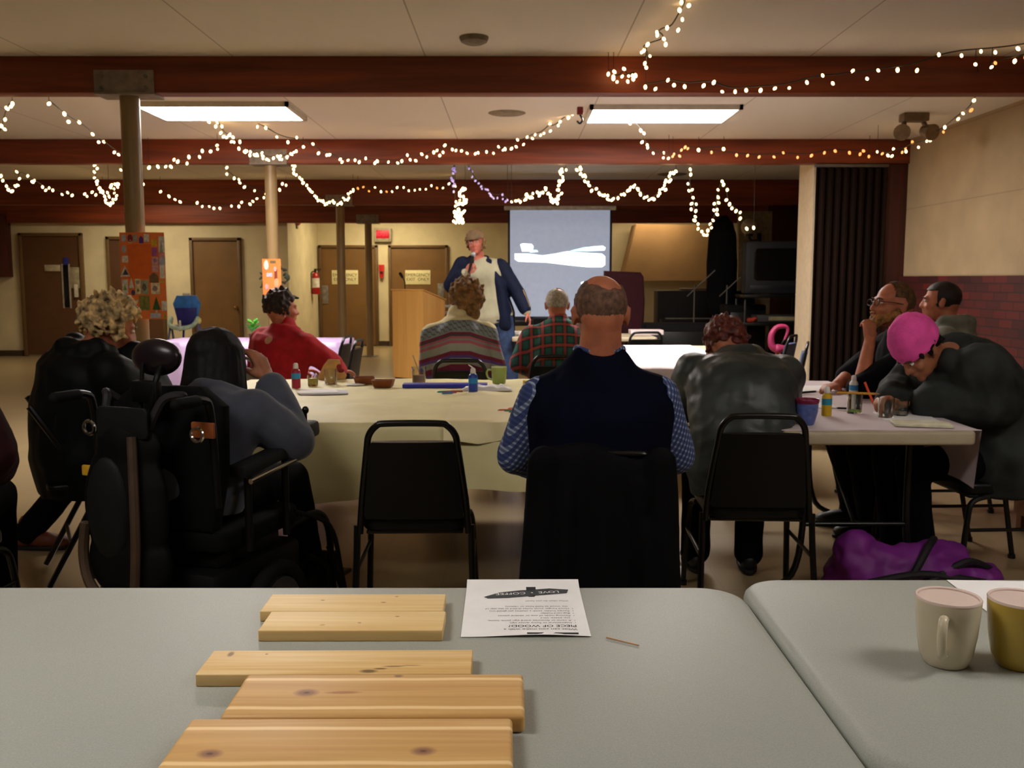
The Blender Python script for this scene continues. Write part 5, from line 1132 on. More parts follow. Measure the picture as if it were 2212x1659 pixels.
t = thing('wheelchair', 'black power wheelchair with headrest, seen from behind', 'wheelchair', (WX, WY, 0), R(WR))
WB = mat('wheelchair_black', (9, 10, 11), .45, var=.1); WF = mat('wheelchair_fabric', (9, 10, 11), .85, var=.1, bump=.1); RUB = mat('rubber', (12, 12, 12), .8)
b = BM(); prism(b, rrect(-.225, .225, -.22, .26, .05), .43, .505, None, .02); obj('seat', b, WF, t)
b = BM(); prism(b, [(-.19, .50), (.19, .50), (.225, .70), (.22, .92), (.13, .98), (-.13, .98), (-.22, .92), (-.225, .70)], -.03, .035, M.Translation((0, -.225, 0)) @ M.Rotation(R(-4), 4, 'X') @ M.Rotation(R(90), 4, 'X'), .02); obj('backrest', b, WF, t)
b = BM(); ell(b, (-.015, -.205, 1.075), (.096, .042, .062), None, 24, 16); hr = obj('headrest', b, mat('headrest_vinyl', (26, 18, 24), .3, var=.1), t)
b = BM(); tube(b, smoothpath([(.02, -.225, 1.05), (.04, -.27, 1.02), (.03, -.285, .95), (.0, -.28, .82)], 5), .010); cyl(b, (-.03, -.255, 1.06), (-.03, -.28, .85), .007); box(b, (0, -.275, .97), (.1, .03, .07), .006); obj('headrest_bracket', b, WB, hr)
for s in (-1, 1):
    b = BM(); tube(b, smoothpath([(s * .235, -.24, .60), (s * .235, -.26, .90), (s * .235, -.30, .955), (s * .235, -.40, .955)], 5), .013); p_ = obj('push_handle', b, WB, t)
    b = BM(); cap(b, (s * .235, -.33, .955), (s * .235, -.42, .955), .019, .019); obj('handle_grip', b, RUB, p_)
    b = BM(); box(b, (s * .24, .03, .715), (.075, .36, .045), .015, (R(6), 0, 0)); ar = obj('armrest', b, mat('arm_pad', (24, 26, 28), .5), t)
    b = BM(); cyl(b, (s * .283, -.13, .665), (s * .283, .2, .70), .009); obj('arm_rail', b, CHROME, ar)
    
    for yy in (-.10, .12): b = BM(); cyl(b, (s * .25, yy, .42), (s * .25, yy, .69), .013); obj('arm_post', b, WB, ar)
    b = BM(); tube(b, [V((s * .27, .02, .175)) + V((0, .15 * math.cos(a), .15 * math.sin(a))) for a in [2 * math.pi * k / 32 for k in range(32)]], .028, 10, True); wl = obj('drive_wheel', b, RUB, t)
    b = BM(); cyl(b, (s * .25, .02, .175), (s * .29, .02, .175), .12, n=28); obj('wheel_hub', b, mat('hub', (60, 60, 62), .4, .4), wl)
    for yy, rr in ((.40, .085), (-.34, .075)):
        b = BM(); tube(b, [V((s * .21, yy, rr + .022)) + V((0, rr * math.cos(a), rr * math.sin(a))) for a in [2 * math.pi * k / 24 for k in range(24)]], .021, 8, True); ca = obj('caster', b, RUB, t)
        b = BM(); cyl(b, (s * .195, yy, rr + .022), (s * .225, yy, rr + .022), rr * .8); tube(b, smoothpath([(s * .245, yy, rr + .022), (s * .245, yy, rr + .13), (s * .2, yy * .85, rr + .19)], 4), .012); obj('caster_fork', b, WB, ca)
    b = BM(); tube(b, smoothpath([(s * .2, .20, .42), (s * .22, .36, .44), (s * .215, .46, .36), (s * .19, .52, .18), (s * .17, .54, .12)], 5), .014); fr = obj('leg_hanger', b, WB, t)
    b = BM(); box(b, (s * .12, .56, .125), (.17, .2, .018), .006); obj('footplate', b, WB, fr)
    b = BM(); tube(b, smoothpath([(s * .275, .14, .50), (s * .33, .28, .42), (s * .33, .36, .22), (s * .29, .46, .06), (s * .25, .40, .30)], 6), .009, 7); obj('cable', b, RUB, t)
b = BM(); box(b, (0, .02, .25), (.42, .52, .24), .03); box(b, (0, -.24, .2), (.32, .16, .14), .02); obj('base', b, WB, t)
b = BM(); box(b, (0, 0, .395), (.36, .36, .05), .01); obj('seat_post', b, WB, t)
b = BM(); box(b, (.245, .25, .775), (.08, .12, .06), .015, (R(8), 0, 0)); js = obj('joystick_box', b, mat('arm_pad', (24, 26, 28), .5), t)
b = BM(); cyl(b, (.245, .27, .80), (.245, .27, .84), .006); ell(b, (.245, .27, .85), (.013, .013, .015)); obj('joystick', b, BLACKM, js)
for s, col, nm in ((-1, (196, 150, 30), 'yellow_tag'), (1, (140, 72, 24), 'orange_strap')):
    b = BM(); box(b, (s * .235, -.30, .70 if s < 0 else .86), (.04 if s < 0 else .085, .012, .035 if s < 0 else .05), .004); obj(nm, b, mat(nm, col, .6), t)
for s in (-1, 1):
    b = BM(); tube(b, [V((s * .215, -.305, .845)) + V((.022 * math.cos(a), 0, .022 * math.sin(a))) for a in [2 * math.pi * k / 20 for k in range(20)]], .006, 6, True); obj('buckle_ring', b, CHROME, t)
b = BM(); cyl(b, (-.25, -.30, .16), (-.26, -.34, .20), .014); cyl(b, (.02, -.335, .21), (.05, -.335, .25), .008); cyl(b, (.05, -.335, .2), (.06, -.335, .15), .006); obj('latch', b, CHROME, t)
b = BM(); cyl(b, (-.29, -.2, .30), (-.34, -.24, .33), .014); cyl(b, (-.30, -.16, .26), (-.30, -.24, .2), .02); obj('lever', b, WB, t)
# backpack hung on the wheelchair
t = thing('backpack', 'black backpack with tan trim hanging on the back of the wheelchair', 'backpack', (WX, WY, 0), R(WR))
b = BM(); ell(b, (-.045, -.335, .60), (.165, .062, .25)); ell(b, (-.045, -.33, .42), (.165, .068, .14)); ell(b, (-.03, -.335, .80), (.13, .05, .10)); fuse('bag_body', b, .012, mat('backpack_nylon', (9, 10, 11), .6, var=.15), t, 2, .5, .004)
b = BM(); ell(b, (-.075, -.385, .60), (.085, .025, .17)); obj('front_pocket', b, mat('pocket_nylon', (18, 20, 21), .6), t)
TAN = mat('tan_webbing', (62, 46, 30), .75)
b = BM(); tube(b, smoothpath([(-.17, -.385, .55), (-.185, -.385, .44), (-.15, -.395, .345), (-.06, -.40, .285), (.01, -.395, .26), (.02, -.395, .2), (-.01, -.39, .12)], 8), .0165, 8); obj('trim', b, TAN, t)
b = BM(); tube(b, smoothpath([(.03, -.385, .84), (.045, -.402, .66), (.045, -.405, .50), (.03, -.40, .36), (.012, -.395, .26), (.06, -.39, .18), (.14, -.38, .13), (.16, -.37, .07)], 8), .015, 8); obj('trim', b, TAN, t)
for s in (-1, 1): b = BM(); tube(b, smoothpath([(s * .09 - .03, -.34, .86), (s * .11 - .01, -.32, .95), (s * .15, -.29, .965), (s * .13, -.26, .94)], 5), .014, 8); obj('shoulder_strap', b, mat('black_strap', (18, 14, 20), .7), t)
b = BM(); prism(b, rrect(-.10, .10, .83, .93, .02), 0, .012, M.Translation((-.02, -.36, 0)) @ M.Rotation(R(90), 4, 'X'), .004); obj('top_flap', b, mat('pocket_nylon', (18, 20, 21), .6), t)

# --- bent person in leather jacket -----------------------------------------------
J = sit(1.04, 24, 0, 0); J['head'] = V((-.015, .36, 1.035)); J['nb'] = V((.03, .235, 1.005)); J['shL'] = V((-.165, .20, .925)); J['shR'] = V((.205, .19, .925)); J['cst'] = V((.02, .10, .87))
J['elL'] = V((-.22, .32, .765)); J['elR'] = V((.225, .34, .765)); J['wrL'] = V((-.085, .43, .95)); J['wrR'] = V((.13, .55, .80)); B = eul(-6, 38)
t = person('person with short red brown hair bending down in a grey leather jacket', (.935, 3.84), -4, J, B, SKIN2, .98, 1.05, 1.05, ((J['wrL'], (.2, -.1, .9), (.9, .0, 0), (0, -.8, .3), .4), (J['wrR'], (-.2, .9, -.1), (0, 0, -1), (-1, 0, 0), .4)), face=False)
LEA = mat('grey_leather', (44, 51, 51), .46, var=.25, scale=7, bump=.2, bscale=40)
top(t, J, LEA, 'jacket', .030, 1.12, 1.12, 1.9, .03, 1.2, wr=.012, ws=(7, 9, 9), extra=lambda b: cap(b, J['nb'] + V((-.05, -.02, 0)), J['nb'] + V((.05, -.02, 0)), .05, .05))
trousers(t, J, DARKT); shoes(t, J, BLKS)
curls('hair', J['head'], B, .98, mat('red_brown_hair', (84, 32, 22), .5, var=.4, scale=40), lambda d: notface(d) and d.z > -.6, 320, .014, (.084, .106, .097), .009, .006, 21, t)

# --- bearded man -------------------------------------------------------------------
J = sit(1.08, 6, 0, 0); J['head'] = V((-.02, .11, 1.20)); J['nb'] = V((-.01, .04, 1.07)); J['elL'] = V((-.19, .33, .785)); J['wrL'] = V((-.09, .25, 1.015)); J['elR'] = V((.25, .22, .80)); J['wrR'] = V((.05, .36, .775)); B = eul(8, -6)
J['knL'] = V((-.12, .30, .53)); J['knR'] = V((.12, .30, .53)); J['anL'] = V((-.12, .22, .09)); J['anR'] = V((.12, .22, .09)); J['toL'] = V((-.13, .35, .035)); J['toR'] = V((.13, .35, .035))
t = person('bearded man with glasses in a black T-shirt, chin resting on his fist', (2.07, 4.93), 92, J, B, SKIN2, 1.04, 1.08, 1.05, ((J['wrL'], (.25, -.05, .95), (.9, .2, -.1), (.1, -.9, .2), 1.1), (J['wrR'], (-.6, .7, 0), (0, 0, -1), (-1, 0, 0), .5)), face=True)
top(t, J, mat('black_tshirt', (13, 13, 18), .85, var=.15), 'shirt', .020, 1.12, 1.08, .7 if False else 1.0, .02, 1.2, wr=.007)
trousers(t, J, DARKT); shoes(t, J, BLKS)
HBD = mat('brown_hair', (84, 58, 32), .75, var=.3, scale=60)
shell('hair', J['head'], B, 1.04, HBD, lambda d: (d.y < .45 if d.z > .1 else d.y < -.05) and d.z > -.55 and not ((d - V((0, .75, .66)).normalized()).length < .42) and not ((d - V((0, -.5, .85)).normalized()).length < .33), .005, .008, parent=t)
b = BM(); c = J['head']
for q in (-1, 1):
    for k in range(7): f = k / 6; ell(b, c + B @ V((q * (.066 - .05 * f), .01 + .075 * f, -.045 - .045 * f)) * 1.04, (.018, .022, .026 + .012 * f), B, 10, 8)
ell(b, c + B @ V((0, .095, -.118)) * 1.04, (.032, .026, .04), B); ell(b, c + B @ V((0, .1, -.048)) * 1.04, (.028, .008, .008), B)
fuse('beard', b, .007, mat('beard_hair', (134, 92, 46), .75, var=.35, scale=50), t, 1)
b = BM()
for q in (-1, 1):
    tube(b, [c + B @ V((q * .032 + .021 * math.cos(a), .105, .0 + .016 * math.sin(a))) * 1.04 for a in [2 * math.pi * k / 16 for k in range(16)]], .0022, 6, True); tube(b, [c + B @ V((q * .053, .104, .006)) * 1.04, c + B @ V((q * .078, .05, .008)) * 1.04, c + B @ V((q * .084, -.01, .004)) * 1.04], .002, 6)
tube(b, [c + B @ V((-.011, .107, .003)) * 1.04, c + B @ V((.011, .107, .003)) * 1.04], .002, 6); obj('glasses', b, BLACKM, t)

# --- pink hat ----------------------------------------------------------------------
J = sit(1.04, 22, 0, 0); J['head'] = V((-.10, .385, 1.025)); J['nb'] = V((-.06, .245, 1.0)); J['shL'] = V((-.19, .15, .945)); J['shR'] = V((.15, .20, .95)); J['cst'] = V((-.03, .09, .85))
J['elL'] = V((-.23, .10, .80)); J['wrL'] = V((-.06, .34, .795)); J['elR'] = V((.22, .30, .80)); J['wrR'] = V((.02, .425, .805)); B = eul(16, 46, 6)
J['knL'] = V((-.12, .40, .53)); J['knR'] = V((.12, .40, .53)); J['anL'] = V((-.12, .34, .09)); J['anR'] = V((.12, .34, .09)); J['toL'] = V((-.13, .47, .035)); J['toR'] = V((.13, .47, .035))
t = person('person in a bright pink knit hat and dark coat bending over the table to write', (2.13, 4.20), 93, J, B, SKIN3, .98, 1.05, 1.05, ((J['wrL'], (.35, .8, -.1), (0, -.2, -1), (.8, 0, .2), .6), (J['wrR'], (-.35, .75, .0), (-.3, 0, -1), (-.6, 0, .7), .85)), face=True)
def puff(b):
    for k in range(8): a = R(150 + 240 * k / 7); ell(b, J['nb'] + V((.09 * math.cos(a), -.02 + .085 * math.sin(a), -.01)), (.045, .045, .05))
top(t, J, mat('dark_grey_coat', (46, 50, 49), .75, var=.3, scale=6), 'coat', .045, 1.2, 1.25, 1.9, .09, 1.35, wr=.013, ws=(6, 9, 7), extra=puff)
trousers(t, J, DARKT); shoes(t, J, BROWNB)
c = J['head']; PH = mat('pink_knit', (240, 84, 172), .85, var=.08, scale=12, bump=.3, bscale=120)
b = BM(); rs = []
for z, f in ((-.012, 1.04), (-.006, 1.10), (.03, 1.12), (.07, 1.06), (.105, .88), (.135, .58), (.15, .25)): rs.append(ring(b, c + B @ V((0, -.018 - .02 * max(0, z), .02 + z)), .084 * f, .104 * f, B.col[0], B.col[1], 24))
skin(b, rs); fuse('pink_hat', b, .007, PH, t, 2, .5, .006, (20, 20, 10))
curls('hair', c, B, .98, mat('black_hair', (22, 17, 18), .42, var=.3, scale=60), lambda d: d.z < .02 and d.z > -.5 and d.y < .72 and (d.y < .2 or d.z > -.2), 300, .012, (.081, .100, .090), .006, .006, 31, t)
# orange pen in the writing hand
pw_ = M.Rotation(R(93), 4, 'Z') @ J['wrR'] + V((2.13, 4.20, 0)); pz = pw_ + V((-.085, .02, -.035))
stick('marker', 'orange pen held in the writing hand of the person in the pink hat', 'pen', pz + V((.012, .0, -.02)), pz + V((-.035, .02, .10)), .0055, mat('pen_orange', (236, 84, 30), .4, var=.03))

# --- hoodie man ---------------------------------------------------------------------
J = sit(1.06, 4, 0, 0); B = eul(6, 0)
t = person('dark haired person in a grey hoodie sitting behind the pink hat', (2.60, 5.62), 58, J, B, SKIN2, 1.0, 1.08, 1.05, ((J['wrL'], (.5, .8, 0), (0, 0, -1), (1, 0, 0), .5), (J['wrR'], (-.5, .8, 0), (0, 0, -1), (-1, 0, 0), .5)), face=True)
def hood2(b):
    for k in range(9): a = R(165 + 210 * k / 8); ell(b, J['nb'] + V((.10 * math.cos(a), -.02 + .09 * math.sin(a), .0)), (.045, .045, .05))
    ell(b, J['nb'] + V((0, -.10, -.05)), (.11, .05, .07))
top(t, J, mat('grey_hoodie', (122, 124, 112), .9, var=.15, scale=8), 'hoodie', .032, 1.12, 1.12, 1.9, .03, 1.2, wr=.009, extra=hood2)
trousers(t, J, DARKT); shoes(t, J, BLKS)
shell('hair', J['head'], B, 1.0, mat('near_black_hair', (30, 20, 16), .6, var=.3, scale=60), lambda d: notface(d) and d.z > -.62 and not ((d - V((0, -.45, .9)).normalized()).length < .26), .007, .01, parent=t)

# --- person cut by the left edge -----------------------------------------------
J = sit(1.05, 2, 0, 0); J['knR'].x = J['anR'].x = .02; J['toR'].x = .0; J['knL'].x = J['anL'].x = -.18; J['elR'] = V((.285, .02, .76)); B = eul(-10, 5)
t = person('person in dark maroon clothes cut off by the left edge of the picture', (-2.0, 3.08), -6, J, B, SKIN, 1.0, 1.08, 1.1, ((J['wrL'], (.5, .8, 0), (0, 0, -1), (1, 0, 0), .5), (J['wrR'], (-.5, .8, 0), (0, 0, -1), (-1, 0, 0), .5)))
top(t, J, mat('dark_maroon_jacket', (40, 16, 18), .8, var=.2), 'jacket', .035, 1.12, 1.15, 1.9, .10, 1.25, wr=.01)
trousers(t, J, DARKT); shoes(t, J, BLKS)
shell('hair', J['head'], B, 1.0, HDK, lambda d: notface(d) and d.z > -.62, .008, .01, parent=t)

# --- presenter ------------------------------------------------------------------------
J = dict(pel=V((.0, 0, .94)), wst=V((.03, 0, 1.10)), cst=V((.09, .01, 1.34)), nb=V((.145, .02, 1.535)), shL=V((-.075, .01, 1.455)), shR=V((.31, .01, 1.475)), head=V((.175, .06, 1.70)),
         elL=V((-.255, .02, 1.19)), wrL=V((-.36, .10, .985)), elR=V((.43, .10, 1.27)), wrR=V((.255, .315, 1.395)), hiL=V((-.10, 0, .92)), hiR=V((.10, 0, .92)), knL=V((-.17, .04, .50)), knR=V((.13, .05, .50)),
         anL=V((-.2, .0, .09)), anR=V((.15, .0, .09)), toL=V((-.23, .13, .035)), toR=V((.17, .13, .035))); B = eul(-6, -4, 8)
t = person('standing presenter in a cap and open navy jacket speaking into a microphone', (-.20, 10.0), 178, J, B, mat('skin_flushed', (168, 92, 76), .55, var=.07), 1.06, 1.1, 1.1, ((J['wrR'], (-.55, .25, .75), (-.4, -.6, .3), (-.6, .3, -.1), 1.15), (J['wrL'], (-.35, .25, -.9), (.9, .1, -.2), (.1, .95, .2), .45)), face=True)
def belly(b): ell(b, J['wst'] + V((.01, .05, .02)), (.165, .11, .16))
LS = mat('pale_grey_shirt', (152, 148, 124), .85, var=.06, scale=8)
top(t, J, LS, 'shirt', .020, 1.12, 1.12, 1.95, .0, 1.0, wr=.007, extra=belly, ws=(7, 7, 4))
NV = mat('navy_jacket', (13, 20, 42), .7, var=.15)
b = BM(); J2 = {k: v + V((0, -.05, 0)) if k in ('pel', 'wst', 'cst', 'nb') else v for k, v in J.items()}
torso(b, J2, .030, 1.16, .95, .12, False)
for sd in 'LR': arm(b, J, sd, .030, 1.82, 1.2); ell(b, J['sh' + sd], (.08, .08, .08))
cap(b, V((.225, .07, 1.50)), V((.235, .08, 1.30)), .05, .065); cap(b, V((.235, .08, 1.30)), V((.21, .07, .98)), .065, .075); cap(b, V((.04, .08, 1.51)), V((-.075, .10, 1.25)), .045, .06); cap(b, V((-.075, .10, 1.25)), V((-.13, .09, .86)), .06, .075); cap(b, V((-.0, .05, 1.45)), V((-.12, .06, 1.0)), .06, .085)
for k in range(8): a = R(170 + 200 * k / 7); ell(b, J['nb'] + V((.085 * math.cos(a), -.0 + .075 * math.sin(a), .005)), (.035, .035, .045))
fuse('jacket', b, .011, NV, t, 3, .5, .009, (7, 7, 4))
b = BM(); cap(b, J['elL'] + V((-.055, .03, .02)), J['elL'].lerp(J['wrL'], .7) + V((-.05, .03, 0)), .018, .018); obj('lining', b, mat('tan_lining', (120, 100, 70), .8), t)
trousers(t, J, JEANS, .022, 1.15, 1.05, 1.05); shoes(t, J, BLKS)
HLB = mat('light_brown_hair', (110, 84, 54), .75, var=.3, scale=50)
curls('hair', J['head'], B, 1.06, HLB, lambda d: d.y < .32 and d.z < .35 and d.z > -.95, 260, .017, (.085, .102, .10), .008, .007, 41, t)
b = BM(); c = J['head']; rs = []
for z, f in ((.02, 1.06), (.05, 1.07), (.085, .98), (.11, .78), (.122, .4)): rs.append(ring(b, c + B @ V((0, -.014, .026 + z - .01)) * 1.06, .084 * f * 1.06, .103 * f * 1.06, B.col[0], B.col[1], 24))
skin(b, rs); cp = obj('cap', b, mat('tan_cap', (110, 88, 62), .8, var=.12), t)
b = BM(); rs = []
bb = bmesh.new(); prism(bb, [(.075 * math.cos(a), .075 + .07 * math.sin(a)) for a in [math.pi * k / 12 for k in range(13)]], 0, .006, None, .002); bb.transform(xf(c + B @ V((0, .0, .05)) * 1.06, B @ M.Rotation(R(-12), 3, 'X'))); put(b, bb); obj('cap_brim', b, mat('tan_cap', (110, 88, 62)), cp)
hand_w = M.Rotation(R(178), 4, 'Z') @ V((.205, .345, 1.475)) + V((-.20, 10.0, 0)); tip = M.Rotation(R(178), 4, 'Z') @ V((.185, .265, 1.58)) + V((-.2, 10.0, 0))
t = thing('microphone', 'black handheld microphone with a silver head held to the presenter\'s mouth', 'microphone', hand_w); d = tip - hand_w
b = BM(); cyl(b, d * -.9, d * .75, .012, .017); obj('handle', b, BLACKM, t); b = BM(); ell(b, d * 1.0, (.026, .026, .028)); obj('head', b, mat('mic_mesh', (150, 156, 165), .35, .7), t)
# ================================================================== string lights
BULBS = {}
for key, col, es in (('w', (255, 206, 140), 2.6), ('a', (240, 130, 56), .75), ('b', (90, 90, 200), .3)):
    mm = mat({'w': 'bulb_warm', 'a': 'bulb_amber', 'b': 'bulb_blue'}[key], (255, 240, 215), .3, var=0, emit=col, es=es)
    b = BM(); lathe(b, [(.0, -.020), (.007, -.019), (.0135, -.008), (.0145, .002), (.011, .012), (.006, .018), (0, .019)], n=10)
    o = obj('bulb', b, mm); BULBS[key] = o.data; bpy.data.objects.remove(o)
WIRE = mat('garland_wire', (46, 44, 34), .6)
def garland(label, pts, key='w', dense=0, size=1., mixk=None, hang=True):
    """pts: (px, py, depth) of the bulbs along the string, turned into points in the hall"""
    P = [at(x, y, Y) for x, y, Y in pts]; o0 = P[0].copy()
    t = thing('string_lights', label, 'string lights', o0, 0, 'strings of small lights')
    g = random.Random(int(pts[0][0] * 7 + pts[0][1]))
    ins = []
    for a, c in zip(P, P[1:]):
        ins.append(a)
        for k in range(dense): f = (k + 1) / (dense + 1); ins.append(a.lerp(c, f) + V((g.uniform(-.02, .02), g.uniform(-.03, .03), g.uniform(-.022, .022))))
    ins.append(P[-1])
    wire = [p - o0 + V((0, 0, .022)) for p in P]; sm = [wire[0]] + [(wire[i - 1] + 2 * wire[i] + wire[i + 1]) / 4 for i in range(1, len(wire) - 1)] + [wire[-1]]
    b = BM(); tube(b, smoothpath(sm, 3), .0042, 5); obj('wire', b, WIRE, t)
    for p in (P[0], P[-1]):
        zt = next((z for y0, y1, z in ((6.20, 6.34, 2.507), (9.78, 9.92, 2.494), (13.70, 13.84, 2.383)) if y0 <= p.y <= y1), CEIL)
        if p.z + .05 < zt and hang and p.x < 4: b = BM(); cyl(b, p - o0 + V((0, 0, .02)), p - o0 + V((0, 0, zt - p.z)), .0022, n=5); obj('hanger', b, WIRE, t)
    for k, p in enumerate(ins):
        kk = key if mixk is None else (mixk if g.random() < .3 else key)
        o = bpy.data.objects.new('bulb', BULBS[kk]); C.objects.link(o); o.parent = t
        o.location = p - o0; o.rotation_euler = (g.uniform(-.9, .9), g.uniform(-.9, .9), 0); s = .8 * size * g.uniform(.85, 1.15); o.scale = (s, s, s)
    return t
def lerpY(pts, y0, y1, ym=None):
    n = len(pts); out = []
    for k, (x, y) in enumerate(pts):
        f = k / max(1, n - 1); Y = y0 + (y1 - y0) * f
        if ym is not None: Y = Y + (ym - (y0 + y1) / 2) * 4 * f * (1 - f)
        out.append((x, y, Y))
    return out
garland('short string of lights at the upper left edge under the nearest beam', lerpY([(27, 224), (24, 230), (15, 234), (11, 258), (3, 272), (10, 279), (-8, 300)], 6.55, 7.4), dense=0)
garland('string of lights bunched at the left edge and sagging to the first post', lerpY([(-14, 366), (2, 380), (6, 390), (14, 402), (18, 410), (26, 413), (33, 402), (38, 400), (42, 386), (36, 371), (60, 380), (70, 393), (74, 390), (92, 404), (99, 411), (106, 406), (114, 411), (134, 420), (146, 416), (156, 422), (183, 419), (188, 424), (199, 415), (207, 421), (214, 408), (222, 413)], 10.2, 13.3), size=1.25)
garland('looping cluster of lights hanging left of the first post', lerpY([(206, 355), (210, 364), (204, 384), (208, 392), (216, 406), (218, 414), (226, 424), (228, 432), (233, 440), (238, 443), (244, 438), (250, 430), (247, 417), (240, 400), (248, 398), (254, 404), (256, 398), (232, 416), (236, 426)], 10.1, 11.4), dense=1, size=1.1)
garland('string of lights running from the nearest beam down to the first post', lerpY([(106, 224), (139, 246), (148, 263), (171, 264), (200, 290), (213, 307), (224, 306), (247, 329), (256, 334), (281, 345)], 6.6, 9.5), size=1.05)
garland('few lights close to the left side of the first post', lerpY([(261, 367), (284, 383), (310, 398)], 11, 12.5), size=1.15)
garland('string of lights rising rightwards from behind the first post', lerpY([(322, 362), (341, 360), (358, 360), (369, 360), (376, 345), (384, 349), (404, 353), (408, 339), (431, 339), (437, 326), (455, 327), (469, 314), (470, 322)], 9.7, 9.4), size=1.15)
garland('dense double string of lights from the left ceiling light to the second post', lerpY([(447, 255), (466, 273), (472, 258), (477, 287), (490, 297), (497, 290), (500, 306), (518, 305), (516, 321), (529, 328), (541, 328), (550, 335), (556, 336), (566, 330), (568, 342), (580, 346), (600, 338), (604, 344), (620, 341), (628, 332), (635, 329), (655, 317)], 8.6, 9.65), dense=1)
garland('long sagging string of lights from the left ceiling light to the right ceiling light', lerpY([(512, 252), (530, 258), (556, 274), (574, 276), (598, 296), (622, 307), (641, 297), (656, 318), (676, 311), (688, 331), (706, 335), (712, 334), (735, 344), (739, 350), (752, 346), (767, 346), (776, 350), (790, 342), (810, 352), (815, 348), (839, 350), (859, 352), (868, 348), (880, 335), (886, 345), (898, 347), (911, 333), (922, 339), (937, 329), (944, 325), (950, 336), (957, 329), (961, 314), (977, 323), (985, 325), (997, 326), (1009, 331), (1027, 332), (1033, 330), (1051, 328), (1066, 331), (1077, 317), (1087, 324), (1091, 322), (1105, 321), (1115, 317), (1118, 302), (1131, 312), (1139, 296), (1150, 299), (1156, 291), (1168, 292), (1175, 288), (1188, 268), (1189, 283), (1206, 271), (1210, 263), (1228, 254), (1237, 247), (1239, 239)], 8.7, 8.3, 9.45))
garland('string of lights dropping to the right of the first post towards the second', lerpY([(470, 352), (490, 362), (490, 376), (506, 385), (516, 388), (518, 395), (528, 404), (550, 412), (575, 420)], 10.2, 10.8), dense=0, size=1.15)
garland('sagging string of lights along the third beam between the first two posts', lerpY([(347, 414), (365, 424), (378, 431), (389, 436), (426, 438), (437, 446), (452, 446), (462, 450), (475, 450), (500, 445), (516, 446), (522, 437), (540, 441), (546, 435), (555, 429), (570, 427), (576, 418), (604, 410), (610, 397), (618, 400)], 13.3, 13.2), size=1.3)
garland('string of lights hanging from the second post and climbing to the middle of the hall', lerpY([(632, 356), (634, 366), (640, 378), (652, 388), (655, 395), (666, 407), (671, 413), (680, 423), (684, 428), (694, 434), (699, 437), (706, 440), (712, 436), (722, 438), (729, 442), (738, 440), (742, 428), (750, 432), (752, 419), (757, 416), (763, 409)], 10.1, 13.0), dense=1, size=1.15)
garland('line of small amber lights across the third beam left of the presenter', lerpY([(773, 407), (785, 404), (797, 413), (810, 405), (823, 414), (835, 414), (847, 414), (858, 405), (872, 405), (883, 412), (896, 411), (907, 409), (920, 409), (932, 401), (944, 406), (957, 406), (970, 397), (983, 402)], 13.2, 13.1), 'w', 0, 1.1, 'a')
garland('string of violet lights dropping behind the white cluster', lerpY([(981, 364), (983, 370), (975, 385), (979, 390), (982, 398), (980, 414)], 10.1, 10.3), 'b', 1, 1.0)
garland('bright bunch of lights hanging above the presenter', lerpY([(1005, 408), (1000, 407), (993, 416), (1001, 425), (1006, 438), (985, 436), (992, 440), (999, 441), (1003, 432), (984, 445), (990, 452), (982, 458), (995, 460), (1003, 456), (990, 466), (988, 472), (999, 474), (992, 480), (980, 478), (1000, 481), (983, 468)], 10.2, 10.2), dense=1, size=1.2)
garland('string of violet lights sloping down towards the projection screen', lerpY([(1013, 364), (1020, 382), (1034, 396), (1041, 408), (1053, 410), (1060, 422), (1066, 428), (1085, 420), (1086, 430), (1096, 432)], 10.1, 10.6), 'b', 1, 1.0)
garland('string of lights sagging over the left top corner of the projection screen', lerpY([(1105, 436), (1115, 434), (1124, 436), (1136, 430), (1137, 420), (1150, 427), (1151, 418), (1165, 422), (1173, 416), (1178, 406), (1184, 418), (1190, 428), (1196, 434), (1200, 430), (1194, 438), (1206, 430), (1204, 410), (1213, 418), (1208, 391), (1216, 389), (1211, 376), (1213, 366), (1223, 367)], 10.5, 10.1), dense=1, size=1.15)
garland('string of lights sagging in two dips over the right half of the projection screen', lerpY([(1246, 367), (1255, 366), (1259, 380), (1265, 382), (1270, 394), (1278, 412), (1289, 408), (1296, 420), (1306, 422), (1312, 430), (1322, 432), (1335, 428), (1348, 420), (1356, 412), (1362, 405), (1371, 400), (1379, 408), (1383, 418), (1392, 427), (1402, 432), (1412, 430), (1422, 423), (1425, 410), (1438, 410), (1437, 394), (1446, 392), (1446, 380), (1454, 374), (1460, 370)], 10.1, 10.1, 10.4), dense=1, size=1.15)
garland('deep V shaped loop of lights before the dark storage corner', lerpY([(1491, 366), (1492, 377), (1486, 397), (1495, 410), (1488, 412), (1497, 427), (1494, 440), (1504, 441), (1493, 452), (1503, 456), (1502, 468), (1500, 476), (1508, 484), (1508, 494), (1516, 500), (1520, 507), (1527, 508), (1529, 498), (1537, 492), (1534, 484), (1540, 476), (1549, 463), (1542, 454), (1549, 453), (1552, 438), (1543, 440), (1551, 426), (1551, 410), (1560, 392), (1563, 399), (1571, 410), (1569, 432), (1576, 441), (1581, 450), (1590, 456), (1599, 459), (1599, 472), (1613, 494), (1628, 492)], 10.1, 10.6, 10.2), dense=0, size=1.2)
garland('string of lights falling from the right ceiling light to the second beam', lerpY([(1344, 217), (1361, 267), (1384, 282), (1391, 288), (1387, 307), (1398, 313), (1399, 319), (1411, 331), (1433, 341), (1434, 330), (1444, 342)], 8.2, 9.5), dense=0)
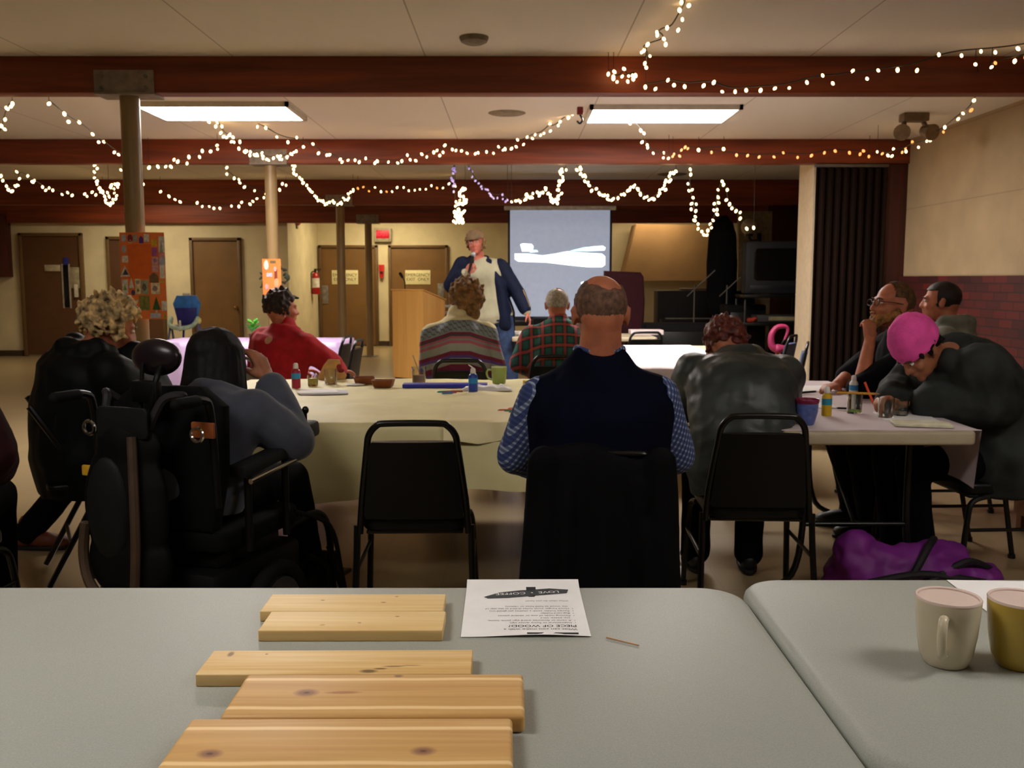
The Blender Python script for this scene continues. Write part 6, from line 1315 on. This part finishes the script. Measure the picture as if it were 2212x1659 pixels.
garland('amber string of lights along the second beam to the right', lerpY([(1453, 338), (1456, 333), (1468, 337), (1472, 324), (1480, 318), (1486, 321), (1537, 329), (1591, 335), (1615, 336), (1640, 339), (1672, 339), (1692, 330), (1723, 340), (1753, 336), (1781, 330), (1804, 326), (1835, 330), (1858, 333), (1865, 326), (1877, 338)], 9.6, 9.55), 'a', 0, 1.1)
garland('two bright lights on the second beam right of the projection screen', [(1509, 324, 9.6), (1563, 322, 9.6)], 'w', 0, 1.3)
garland('string of lights curving up along the right wall to the nearest beam', lerpY([(1895, 328), (1906, 332), (1918, 336), (1927, 337), (1930, 322), (1949, 329), (1956, 320), (1957, 327), (1971, 307), (1984, 318), (2002, 305), (2010, 304), (2018, 286), (2038, 285), (2041, 275), (2070, 257), (2080, 245), (2098, 238), (2104, 217), (2124, 179), (2107, 139)], 8.9, 6.0, 8.6), dense=0, size=.95, mixk='a')
garland('string of lights climbing out of the top of the picture', lerpY([(1483, -14), (1472, 5), (1488, 12), (1468, 22), (1474, 42), (1441, 60), (1465, 65), (1419, 70), (1420, 76), (1434, 84), (1438, 96), (1399, 96), (1386, 113), (1391, 109), (1404, 121), (1393, 137), (1396, 146)], 4.85, 5.95), dense=0, size=.8)
garland('bunch of lights on the nearest beam above the right ceiling light', lerpY([(1314, 160), (1327, 155), (1325, 166), (1333, 177), (1344, 165), (1348, 149), (1356, 176), (1358, 164), (1367, 164), (1373, 163), (1368, 171), (1325, 170)], 6.1, 6.1), dense=0, size=.85)
garland('long string of lights sweeping across the nearest beam to the right edge', lerpY([(1394, 188), (1416, 192), (1443, 173), (1456, 184), (1479, 187), (1520, 185), (1542, 178), (1560, 198), (1588, 198), (1612, 195), (1643, 195), (1674, 191), (1705, 190), (1743, 178), (1777, 163), (1799, 180), (1842, 153), (1873, 170), (1897, 152), (1939, 151), (1981, 152), (2028, 118), (2077, 120), (2119, 111), (2150, 113), (2199, 105), (2225, 100)], 6.0, 5.7), dense=0, size=.85)
garland('few lights dangling at the right end of the nearest beam', lerpY([(2142, 145), (2150, 136), (2192, 132), (2215, 125)], 6.0, 5.9), 'w', 0, .85, 'a')

# woven and matt black things shine little
for nm, v in (('black_vinyl', .3), ('dark_teal_jacket', .15), ('charcoal_coat', .08), ('navy_fleece', .08), ('dark_trousers', .08), ('black_tshirt', .1), ('dark_grey_coat', .12), ('wheelchair_black', .25), ('wheelchair_fabric', .12),
              ('backpack_nylon', .15), ('pocket_nylon', .2), ('blue_grey_fleece', .12), ('grey_hoodie', .12), ('navy_jacket', .15), ('dark_maroon_jacket', .12), ('black_cloth', .1), ('box_black', .15), ('piano_black', .25), ('grille_cloth', .1), ('curtain_brown', .1), ('black_hair', .25), ('headrest_vinyl', .4), ('rubber', .15), ('arm_pad', .3)):
    if nm in bpy.data.materials: bpy.data.materials[nm].node_tree.nodes['Principled BSDF'].inputs['Specular IOR Level'].default_value = v
